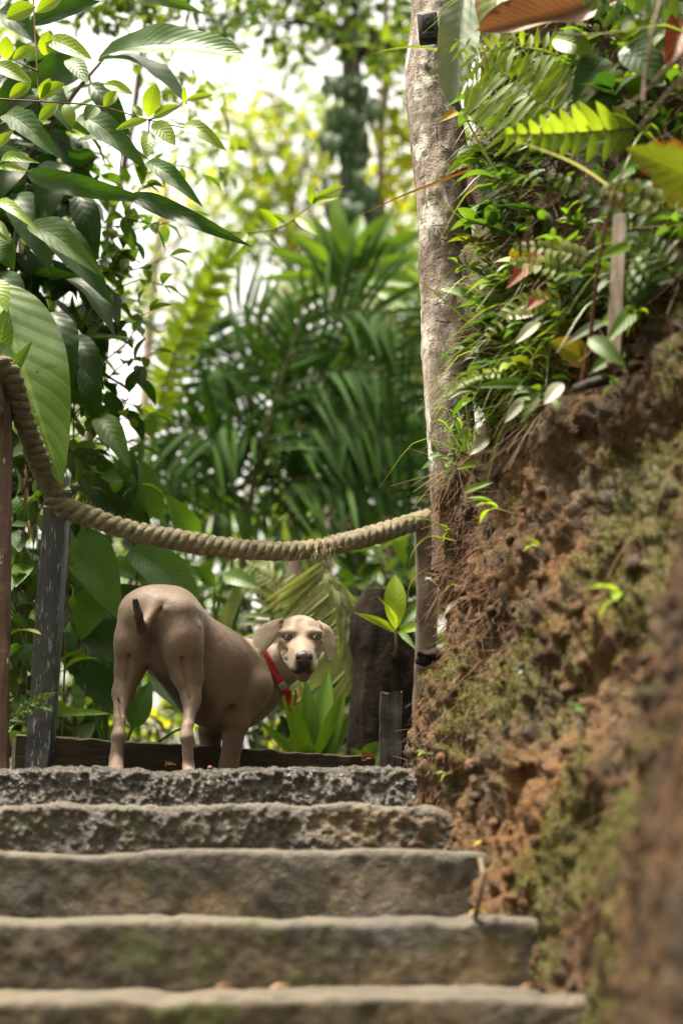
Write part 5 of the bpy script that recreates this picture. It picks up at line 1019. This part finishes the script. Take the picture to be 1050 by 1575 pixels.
# unseen tree crowns, added out of frame to block sky and sun
def overhead(label, base, top, cen, ext, n, m='c_green'):
    lt = thing('added_shade_tree', label, 'tree', base); P = spline([np.array(base), (np.array(base) + top) / 2 + A(.1, .1, 0), np.array(top)], 30); mb = MB(); tube(mb, P, np.linspace(.13, .07, 30), 12); mb.build('trunk', M['dark_bark'], lt)
    Pc = np.array(cen) + R.uniform(-1, 1, (n, 3)) * np.array(ext); Pc = Pc[fbm(Pc / .9, 2) > R.normal(-.12, .15, n)]; x, y = proj(Pc); bad = (Pc[:, 1] > .3) & (y > -60) & (x > -90) & (x < 1140); Pc = Pc[~bad]; k = len(Pc)
    for _ in range(8): e = Pc[int(U(0, k))]; ml = MB(); tube(ml, spline([P[-1], (P[-1] + e) / 2 + A(0, 0, .2), e], 10), np.linspace(.05, .012, 10), 6); ml.build('limb', M['dark_bark'], lt); mb = MB()
    leaf_cloud(mb, Pc, R.normal(0, 1, (k, 3)) + A(0, 0, -.3), A(0, 0, 1) + R.normal(0, .45, (k, 3)), R.uniform(.16, .28, k), .11, R.uniform(0, 1, k)); mb.build('crown', M[m], lt)
overhead('unseen tree at far left added to keep the left shrubs in shade', (-3.2, 6.2, .1), A(-2.9, 6.1, 4.4), (-2.6, 6.3, 4.6), (1.6, 1.7, .8), 1300, 'c_dark')
overhead('unseen tree added for shade beside the lower stairs behind the viewer', (-2.6, -1.2, -2.2), A(-2.2, -.6, 4.0), (-1.9, -.7, 4.8), (2.9, 2.1, .9), 5200)
overhead('unseen tree added for shade on the slope above the overgrown bank', (3.4, 5.2, 3.6), A(3.1, 5.0, 5.2), (2.9, 4.6, 4.6), (1.5, 3.4, 1.7), 4600)
overhead('unseen tree added for shade down the slope left of the stairs', (-4.6, 2.6, -1.2), A(-4.3, 2.8, 3.2), (-4.2, 2.2, 2.6), (1.2, 3.2, 2.2), 4200)
overhead('unseen tree added for shade down the slope behind the viewer on the right', (1.8, -3.2, -2.2), A(1.6, -3.0, 3.2), (1.2, -3.0, 3.4), (3.4, 1.6, 2.2), 6500)
overhead('unseen tree added for shade over the lower stairs from the bank', (2.8, .6, 1.8), A(2.4, .6, 4.4), (1.5, .6, 4.6), (2.2, 2.0, .9), 4200)
# ================================================================ THE OVERGROWN TOP OF THE BANK
def on_bank(pts, Y):
    """how far to shift a measured leaf so that it stands clear of the bank face"""
    ys = [bank_px(*p)[0][1] for p in pts if p[0] > 745]
    return min(ys) - .13 - Y if ys else 0.
def fern(name, label, Y, rach, n, lpx, wpx, mat='fern', Yt=None, serr=.0, ang=68, slope=.6, rr=.0022, prof='oblong', face=.1, droop=.08, group=None):
    """a fern frond measured in the photo: rachis pixels, pinna pairs; returns the thing"""
    Yt = Y if Yt is None else Yt; dz = on_bank([rach[0][:2], rach[len(rach) // 2][:2], rach[-1][:2]], Y); Y += dz; Yt += dz; m = len(rach); pts = [W(p[0], p[1], Y + (Yt - Y) * i / (m - 1)) for i, p in enumerate(rach)]
    P = spline(pts, 40); T = nrmz(np.gradient(P, axis=0)); t = thing(name, label, 'fern', P[0], group); s_ = S((Y + Yt) / 2); mb = MB()
    for j in range(n):
        s = (j + .3) / n; i = min(39, int(s * 40)); f = (1 - s) ** slope * (.75 + .25 * min(1, s * 5)) + .10
        for sg in (1, -1):
            nr = nrmz(nrmz(CAM - P[i]) * (1 - face) + A(0, 0, 1) * (.3 + face) + R.normal(0, .1, 3)); sd = nrmz(np.cross(T[i], nr)) * sg; a = rad(ang + U(-5, 5)); d = T[i] * math.cos(a) + sd * math.sin(a)
            L = lpx * s_ * f * U(.93, 1.06); b = P[i]; leaf(mb, b, b + d * L + A(0, 0, -droop * L), wpx * s_ * (.4 + .6 * f), nr, prof, n=9 if not serr else 16, m=1, arch=.05, fold=.15, serr=serr, nser=8)
    mb.build('pinnae', M[mat], t); mr = MB(); tube(mr, P, np.linspace(rr, rr * .4, 40), 6); mr.build('rachis', M['twig'], t); return t
fern('fern', 'bright yellow green fern frond with rounded pinnae pointing left at upper right', 3.35, [(975, 198), (900, 203), (840, 206), (775, 207)], 10, 64, 25, 'fern', 3.2, ang=58, slope=.75, face=-.25, droop=.0, prof='pinna')
FD = [([(868, 170), (830, 115), (786, 50)], 17, 80, 13), ([(905, 108), (850, 84), (780, 72), (705, 92)], 20, 74, 12), ([(880, 190), (820, 150), (770, 110), (700, 60)], 17, 70, 12), ([(840, 210), (790, 165), (745, 130), (708, 128)], 15, 74, 13)]
for (rc, n, l, w), lab in zip(FD, ['toothed fern frond rising steeply behind the brown curled leaf', 'toothed fern frond with hanging pinnae just below the brown curled leaf', 'toothed fern frond leaning over the pale trunk below the black box', 'lowest toothed fern frond left of the rounded bright frond']): fern('fern', lab, 3.95, rc, n, l, w, 'fern', 4.05, serr=.28, ang=75, slope=.5, prof='lance', droop=.35)
fern('fern', 'small fern frond with brown edges in the middle of the overgrown bank', 3.75, [(900, 395), (850, 382), (788, 378)], 10, 26, 12, 'browned', ang=65)
fern('fern', 'small green fern frond above the pale sawn stake', 3.3, [(1010, 335), (950, 318), (890, 290), (838, 268)], 11, 34, 15, 'fern_dark', ang=65)
fern('fern', 'little fern frond under the brown edged frond', 3.8, [(880, 420), (830, 408), (785, 402)], 9, 24, 11, 'fern', ang=65)
fern('fern', 'drooping fern frond low on the bank left of the red stem', 4.0, [(860, 460), (800, 470), (745, 520)], 12, 26, 9, 'fern', serr=.2, ang=65)
fern('fern', 'narrow sunlit fern frond arching left across the foot of the trunk', 4.4, [(800, 572), (740, 576), (705, 592), (684, 612)], 18, 13, 7, 'fern', 4.2, ang=70)
fern('fern', 'tiny creeping fern frond lying on the lower trunk', 4.55, [(722, 664), (695, 660), (668, 663)], 12, 9, 6, 'fern_dark', ang=75)
fern('fern', 'brown spotted fern frond near the right edge', 3.0, [(1050, 330), (980, 300), (925, 290)], 9, 40, 18, 'browned', ang=62)
for lab, rc, Y, l, m in [('shaded fern frond at the top right corner', [(1060, 60), (980, 20), (900, -10)], 3.2, 70, 'fern_dark'), ('shaded fern frond hanging behind the rounded bright frond', [(960, 150), (920, 200), (905, 260)], 3.7, 50, 'fern_dark'), ('mid green fern frond beside the dark seed cone', [(1040, 430), (1000, 380), (960, 365)], 3.2, 36, 'fern_dark'), ('fern frond pointing down over the dry grass', [(760, 250), (770, 300), (765, 360)], 4.2, 40, 'fern_dark')]: fern('fern', lab, Y, rc, 11, l, l * .3, m)
def solo(name, label, cat, mat, b, t, w, Yb, Yt, stem=None, parent_mat='twig', **kw):
    dz = on_bank([b, t], Yb) if b[0] > 745 or t[0] > 745 else 0.; Yb += dz; Yt += dz; stem = [(q[0], q[1], q[2] + dz) for q in stem] if stem else None
    th = thing(name, label, cat, W(*(stem[0][:2] if stem else b), stem[0][2] if stem else Yb)); k = dict(prof='ovate', n=14, m=3, arch=.1, fold=.25); k.update(kw)
    one('leaf', M[mat], th, lambda mb: leaf_px(mb, b, t, w, Yb, Yt, **k))
    if stem: mb, P = stem_px(stem, .003, .002); mb.build('stem', M[parent_mat], th)
    return th
solo('curled_dead_leaf', 'large curled brown dead leaf hanging over the ferns at the top right', 'dead leaf', 'dead_leaf', (985, -25), (736, 50), 120, 3.2, 3.1, fold=.75, arch=-.06, prof='oblong', n=30, m=5, wave=.09, face=.1, stem=[(1060, -50, 3.3), (1010, -42, 3.25), (985, -35, 3.2)])
solo('yellow_tipped_leaf', 'green leaf with a yellow and orange tip below the brown curled leaf', 'leaf', 'yellow', (790, 24), (728, 50), 22, 3.6, 3.5, fold=.5)
solo('hanging_leaf', 'long folded grey green leaf hanging in front of the pale trunk beside the black box', 'leaf', 'grey_leaf', (716, -22), (692, 160), 84, 4.2, 4.15, stem=[(800, -60, 4.3), (750, -45, 4.25), (716, -22, 4.2)], fold=.6, prof='oblong', n=26, m=4, wave=.06, arch=.03, face=-.1, tint=.55)
solo('hanging_leaf', 'smaller folded grey green leaf lobe just behind the long hanging leaf', 'leaf', 'grey_leaf', (712, -10), (688, 48), 34, 4.25, 4.22, fold=.7, tint=.1)
solo('broad_leaf', 'broad green leaf with drying edge behind the yellow tipped leaf', 'leaf', 'browned', (770, -30), (752, 82), 78, 3.7, 3.6, tint=.2)
solo('round_leaf', 'bright round leaf with a dark spot under the brown curled leaf', 'leaf', 'bright', (850, 60), (912, 82), 46, 3.6, 3.5, prof='ellip', tint=.3, stem=[(930, 130, 3.7), (880, 90, 3.65), (850, 60, 3.6)])
solo('round_leaf', 'round leaf to the right of the spotted leaf at the top', 'leaf', 'bright', (985, 60), (936, 50), 44, 3.4, 3.3, prof='ellip', tint=.4)
solo('serrated_leaf', 'big blurred lobed leaf with brown teeth at the right edge', 'leaf', 'browned', (1110, 300), (962, 228), 110, 2.55, 2.45, serr=.35, nser=7, n=36, face=-.1, tint=.5)
solo('red_leaf', 'blurred reddish dead leaf at the top right edge', 'dead leaf', 'red_leaf', (1060, 20), (1025, 110), 60, 2.9, 2.85, fold=.5)
solo('red_leaf', 'rusty red pointed leaf in the middle of the overgrown bank', 'dead leaf', 'red_leaf', (832, 392), (778, 444), 30, 3.8, 3.75, tint=.9)
solo('red_leaf', 'orange red leaf above the pale fallen leaves', 'dead leaf', 'red_leaf', (840, 452), (808, 478), 26, 3.95, 3.9, tint=1.)
solo('yellow_leaf', 'yellow leaf stuck against the pale trunk under the long hanging leaf', 'leaf', 'yellow', (704, 172), (674, 188), 17, 4.55, 4.5)
solo('yellow_leaf', 'yellow and green mottled leaf left of the red stem', 'leaf', 'yellow', (905, 560), (845, 525), 48, 3.9, 3.8, prof='ellip', tint=.1)
for lab, b, t, w, Y in [('pale leaf underside pointing up behind the rounded bright frond', (848, 172), (885, 118), 20, 3.75), ('pale pink leaf underside under the dark leaves', (880, 172), (950, 98), 22, 3.7), ('pale leaf underside beside the yellow leaf on the trunk', (724, 188), (762, 158), 20, 4.4), ('pale upturned leaf below the red leaves', (775, 488), (822, 484), 18, 4.1), ('pale leaf pointing down left of the mottled yellow leaf', (830, 495), (792, 528), 20, 4.05), ('pale oval leaf hanging by the mottled yellow leaf', (865, 590), (836, 622), 24, 4.0), ('pale folded leaf above the crumbling soil edge', (812, 610), (776, 650), 20, 4.1), ('pale round leaf against the lower trunk', (752, 672), (722, 700), 22, 4.45), ('pale leaf low at the root of the trunk', (745, 715), (730, 740), 18, 4.5)]: solo('pale_leaf', lab, 'leaf', 'pale', b, t, w, Y, Y - .05, n=8, prof='ellip')
for lab, b, t, w, Y, m in [('long green leaf pointing left above the crumbling soil edge', (820, 592), (726, 596), 20, 4.1, 'fern_dark'), ('broad green leaf standing under the long leaf', (832, 596), (800, 650), 26, 4.05, 'strap'), ('green leaf crossing in front of the pale stake', (985, 375), (895, 410), 20, 3.2, 'strap'), ('bright leaf over the crumbling edge near the stake', (925, 495), (965, 490), 22, 3.3, 'bright'), ('grey green leaf beside the red stem', (930, 495), (868, 530), 18, 3.5, 'grey_leaf'), ('bright leaf with pointed tip right of the pale trunk', (748, 225), (684, 270), 26, 4.3, 'bright'), ('green leaf hanging over the foot of the pale stake', (985, 470), (930, 530), 30, 3.4, 'shrub_mid'), ('broad leaf covering the lower end of the pale stake', (905, 520), (962, 565), 32, 3.4, 'fern_dark'), ('dark leaf at the left foot of the pale stake', (960, 540), (905, 575), 28, 3.45, 'shrub_mid'), ('light leaf hanging beside the trunk wire', (752, 250), (728, 285), 18, 4.4, 'grey_leaf'), ('big dark leaf in the shade under the brown curled leaf', (960, 70), (1020, 130), 60, 3.9, 'shrub_dark'), ('big dark leaf in the shade over the rounded bright frond', (930, 90), (880, 160), 60, 4., 'shrub_dark'), ('green leaf between the rounded frond and the serrated leaf', (985, 250), (925, 290), 30, 3.4, 'shrub_mid'), ('bright small leaf curving right low on the trunk', (712, 758), (758, 742), 12, 4.5, 'bright'), ('bright leaf hanging low on the trunk', (735, 715), (700, 722), 12, 4.45, 'bright')]: solo('leaf_sprig', lab, 'leaf', m, b, t, w, Y, Y - .06, n=10)
def stick(name, label, cat, mat, pts, r0, r1): mb, P = stem_px(pts, r0, r1, 24, 7); return tag(mb.build(name, M[mat], loc=P[0]), label, cat)
stick('sapling', 'tall red brown stem standing in front of the pale sawn stake', 'stem', 'redstem', [(892, 600, 3.7), (908, 510, 3.6), (918, 420, 3.5), (938, 315, 3.4), (960, 260, 3.35)], .006, .0035)
stick('twig', 'grey twig slanting in from the right edge under the dark leaves', 'twig', 'woody', [(1080, 55, 2.9), (1020, 110, 3.), (985, 148, 3.1), (950, 168, 3.15)], .005, .0025)
stick('twig', 'thicker grey twig slanting in from the right edge below the first twig', 'twig', 'woody', [(1090, 80, 2.9), (1030, 140, 3.), (980, 200, 3.1)], .006, .003)
stick('twig', 'reddish twig hanging down from the top right', 'twig', 'pink_bark', [(1022, -30, 3.), (1005, 40, 3.), (992, 110, 3.05), (988, 160, 3.05)], .0045, .003)
stick('twig', 'thin brown twig lying across the leaves under the brown curled leaf', 'twig', 'woody', [(855, 52, 3.4), (900, 54, 3.4), (960, 48, 3.35), (1010, 40, 3.3)], .003, .002)
stick('dead_branch', 'short black dead branch stuck in the soil edge below the stake', 'branch', 'dark_bark', [(930, 585, 3.6), (905, 592, 3.55), (885, 598, 3.6)], .017, .012)
sc_ = thing('seed_cone', 'dark scaly seed cone hanging right of the pale stake', 'cone', W(985, 385, 3.3)); mb = MB()
for j in range(60):
    s = j / 60; a = j * 2.4; c = W(986 - 8 * s, 385 + 82 * s, 3.3); r = .019 * math.sin(math.pi * (.15 + .8 * s)) + .003; d = A(math.cos(a), math.sin(a), -.7); leaf(mb, c + d * r * .4, c + d * r * 1.7 + A(0, 0, -.012), .016, d, 'ellip', n=4, m=1, arch=.2)
mb.build('scales', M['c_dark'], sc_)
# single thin blades that the eye picks out
for lab, pts, w, m in [('thin yellow green blade reaching left from the trunk across the box', [(690, 80, 4.5), (640, 72, 4.4), (600, 76, 4.35), (568, 84, 4.3)], .004, 'grass'), ('yellow blade with a red tip reaching left of the trunk', [(720, 262, 4.4), (660, 285, 4.4), (610, 305, 4.35), (545, 335, 4.3)], .004, 'yellow'), ('long blade crossing the lower trunk to its left', [(745, 520, 4.4), (700, 478, 4.4), (655, 440, 4.4), (622, 425, 4.4)], .003, 'grass'), ('whitish blade crossing below the rounded bright frond', [(955, 300, 3.6), (880, 250, 3.5), (780, 212, 3.4)], .004, 'pale'), ('long straight green stalk crossing in front of the trunk', [(810, 330, 4.2), (760, 260, 4.2), (720, 190, 4.2), (698, 135, 4.2)], .005, 'grass'), ('thin curved grass blade over the rope end', [(695, 832, 4.5), (665, 802, 4.5), (630, 795, 4.5), (590, 806, 4.45)], .0022, 'grass'), ('thin grass blade arching over the grey barked post', [(700, 832, 4.5), (660, 825, 4.45), (635, 848, 4.4), (628, 880, 4.4)], .0022, 'grass'), ('dry reddish blade arching down beside the young plant', [(692, 860, 4.5), (655, 875, 4.45), (630, 900, 4.4), (622, 960, 4.4)], .0022, 'straw'), ('pale blade hanging on the root mass', [(705, 925, 4.5), (690, 935, 4.42), (680, 952, 4.4)], .006, 'pale'), ('green blade curving over the roots', [(716, 905, 4.5), (690, 900, 4.4), (676, 925, 4.38)], .003, 'grass'), ('blade crossing the trunk at the height of the rosette', [(735, 360, 4.5), (690, 320, 4.5), (640, 290, 4.5)], .003, 'grass')]:
    P = spline([W(*p) for p in pts], 16); mb = MB(); sd = nrmz(np.cross(np.gradient(P, axis=0), CAM - P)); wv = w * np.minimum(1, np.linspace(1.8, .05, 16))
    V = np.stack([P - sd * wv[:, None] + A(0, 0, .2) * wv[:, None], P, P + sd * wv[:, None] + A(0, 0, .2) * wv[:, None]], 1); mb.add(V, grid_faces(16, 3), None, None, U(.3, 1)); tag(mb.build('grass', M[m], loc=P[0]), lab, 'grass')
# repeated growth set on the bank
hi = np.where(high & ((bpx > 765) | (bpy_ > 690)))[0]; hx, hy, hY = bpx[hi], bpy_[hi], fb[hi, 1]
def pick(n, w=None, pool=None):
    p = hi if pool is None else pool; return R.choice(p, n, replace=False, p=None if w is None else w / w.sum())
mb = strands(pick(4200, .12 + np.clip(hY - 3., 0, 2)), .05, .19, .0016, .6, .75)
tag(mb.build('dry_grass', M['straw']), 'tangle of dry straw coloured grass on the overgrown bank', 'grass', kind='stuff')
mb = MB()
for q in pick(1500, .3 + np.clip(hY - 2., 0, 3)):
    L = U(.025, .07); d = nrmz(fbn[q] * 1. + A(0, 0, U(-.5, .5)) + R.normal(0, .5, 3)); b = fb[q] + fbn[q] * U(-.01, .10); leaf(mb, b, b + d * L, L * U(.35, .55), nrmz(A(-.3, -.3, 1) + R.normal(0, .4, 3)), 'ovate', n=4, m=1)
tag(mb.build('ground_cover', M['shrub_mid']), 'small leaved creeping ground cover under the larger plants on the bank', 'ground cover', kind='stuff')
kinds = ['shrub_mid', 'shrub_dark', 'bright', 'grey_leaf', 'fern_dark', 'browned', 'strap']
for j, q in enumerate(pick(150, .4 + np.clip(hY - 2.2, 0, 2.5))):
    b = fb[q]; nn = fbn[q]; m = kinds[int(R.choice(7, p=[.32, .26, .07, .12, .1, .09, .04]))]; t = thing('leafy_plant', 'small broad leaved plant rooted in the overgrown top of the bank', 'plant', b, 'small leafy plants on the bank'); ms = MB(); mf = MB()
    e = b + nn * U(.07, .17) + A(U(-.03, .03), U(-.05, .03), U(0, .10)); P = spline([b, (b + e) / 2 + A(0, 0, .02), e], 8); tube(ms, P, np.linspace(.003, .0018, 8), 5); n = int(U(5, 11)); L0 = U(.05, .13); pf = ['ovate', 'lance', 'ellip'][int(U(0, 3))]; wr = U(.32, .55)
    for i in range(n):
        p = P[min(7, 2 + i * 6 // n)]; a = i * 2.4 + U(-.3, .3); d = nrmz(A(math.cos(a), math.sin(a), 0) + nn * .7 + A(0, 0, U(-.5, .3))); L = L0 * U(.7, 1.15); leaf(mf, p, p + d * L, L * wr, nrmz(A(-.2, -.2, 1) + R.normal(0, .25, 3)), pf, n=7, arch=U(.05, .2))
    ms.build('stem', M['twig'], t); mf.build('foliage', M[m], t)
for j, q in enumerate(pick(60, .3 + np.clip(hY - 2.6, 0, 2.2))):
    b = fb[q]; nn = fbn[q]; mb = MB(); n = int(U(5, 12))
    for i in range(n):
        L = U(.12, .34); d = nrmz(nn * U(.5, 1.1) + R.normal(0, .45, 3) + A(0, 0, .35)); P = spline([b, b + d * L * .55 + A(0, 0, .02), b + d * L + A(0, 0, -.55 * L * U(.3, 1.2))], 8); sd = nrmz(np.cross(np.gradient(P, axis=0), R.normal(0, 1, 3))); wv = U(.0018, .0042) * np.minimum(1, np.linspace(1.6, .05, 8)); V = np.stack([P - sd * wv[:, None], P + sd * wv[:, None]], 1); mb.add(V, grid_faces(8, 2), None, None, U(0, 1))
    tag(mb.build('grass_tuft', M['grass'], loc=b), 'tuft of thin arching green grass on the overgrown top of the bank', 'grass', 'grass tufts on the bank')
# sprouts on the bare face
for lab, x, y, lv, m in [('blurred bright sprout at the right low on the mossy bank', 965, 925, 60, 'bright'), ('small bright sprout hanging on the soil below the trunk', 800, 795, 55, 'bright'), ('tiny green sprout beside the short stake', 660, 1165, 16, 'bright'), ('small two leaved seedling in the middle of the bank face', 805, 1035, 22, 'grey_leaf'), ('green sprout on the sunny soil near the right edge', 965, 600, 40, 'fern_dark'), ('pale sprout low down near the bottom right', 985, 1240, 36, 'fern_dark'), ('yellow green sprig halfway up the bank face', 845, 850, 30, 'bright'), ('green sprig at the upper soil edge by the right frame', 1020, 490, 46, 'bright'), ('small sprig at the root of the pale trunk', 690, 825, 22, 'bright'), ('pale tiny rosette on the root mass under the trunk', 668, 905, 16, 'grey_leaf'), ('yellow green sprig beside the stairs foot of the bank', 700, 1190, 18, 'bright'), ('small dull sprig at mid height on the right', 905, 1110, 28, 'fern_dark')]:
    b, nn = bank_px(x, y); t = thing('sprout', lab, 'plant', b); s_ = S(b[1]) * lv; ms = MB(); e = b + nn * s_ * .7 + A(0, 0, s_ * .2); tube(ms, spline([b, (b + e) / 2, e], 6), .0022, 5); ms.build('stem', M['twig'], t); mf = MB()
    for i in range(4): a = i * 1.7 + U(-.3, .3); d = nrmz(A(-abs(math.cos(a)) * .6 + .2 * math.cos(a), math.sin(a) * .6, .25 * math.cos(a * 2)) + nn * .4); leaf(mf, e, e + d * s_ * U(.8, 1.2), s_ * .34, A(-.2, -.4, 1), 'lance', n=7, arch=.15)
    mf.build('foliage', M[m], t)
# knobs at the foot of the bank
def lump(name, label, cat, mat, c, r, seed):
    ph = np.linspace(0, math.pi, 26); th = np.linspace(0, 2 * math.pi, 49); s = np.stack([np.outer(np.sin(ph), np.cos(th)), np.outer(np.sin(ph), np.sin(th)), np.outer(np.cos(ph), np.ones(49))], -1)
    V = s * np.asarray(r) * (1 + .22 * fbm(s * 2.1 + seed, 4))[..., None] + c; mb = MB(); mb.add(V, grid_faces(26, 49)[:, ::-1], None, None, .9); return tag(mb.build(name, M[mat], loc=c), label, cat)
lump('tree_root', 'black wet root knob sticking out of the bank above the mossy stone', 'root', 'char', W(668, 1012, 4.5), (.055, .06, .030), 3)
lump('mossy_stone', 'moss covered stone at the foot of the bank beside the short stake', 'stone', 'bank', W(672, 1055, 4.52), (.06, .07, .075), 9)
stick('root', 'thin pale root hanging beside the right end of the stairs', 'root', 'woody', [(738, 1322, 3.62), (742, 1345, 3.58), (736, 1380, 3.58), (730, 1412, 3.6)], .006, .008)
stick('root', 'curved bare root looping out of the root mass under the trunk', 'root', 'pink_bark', [(715, 900, 4.5), (708, 945, 4.42), (694, 965, 4.4), (690, 985, 4.45)], .005, .003)
for lab, x, y, Y, r in [('small red berry lying on the lip of the top step', 323, 1181, 4.515, .008)]:
    mb = MB(); ball(mb, W(x, y, Y), np.eye(3), [r, r, r * .85], 10); tag(mb.build('berry', flat_mat('red_berry', (.14, .04, .025), (.2, .07, .045), 60, .4), loc=W(x, y, Y)), lab, 'berry')
for lab, x, y, i, c in [('small orange leaf scrap on the right end of the fourth step', 735, 1418, 3, 'yellow'), ('brown leaf scrap lying on the bottom visible step', 345, 1527, 4, 'dead_leaf'), ('pale leaf scrap lying on the bottom visible step', 430, 1530, 4, 'straw'), ('tiny brown leaf on the third step near the bank', 640, 1300, 2, 'dead_leaf'), ('small reddish leaf on the right end of the bottom step', 815, 1520, 4, 'dead_leaf'), ('tiny yellow leaf fallen at the bank beside the third step', 742, 1335, 2, 'yellow')]:
    p = W(x, y, LIPS[i][0] + .03); p[2] = LIPS[i][1] + .012; th = thing('fallen_leaf', lab, 'leaf', p); one('leaf', M[c], th, lambda mb: leaf(mb, p - A(.022, 0, 0), p + A(.026, .012, .006), .026, None, 'ovate', n=8, arch=.12, fold=.4))
for lab, b, t, w, Y in [('shrivelled brown leaf lying on the right end of the board', (556, 1170), (582, 1164), 20, 5.68), ('dark dead leaf scrap on the top step', (255, 1178), (272, 1176), 10, 4.56)]: solo('dead_leaf', lab, 'dead leaf', 'dead_leaf', b, t, w, Y, Y - .02, n=10, fold=.9, wave=.2, arch=.3)
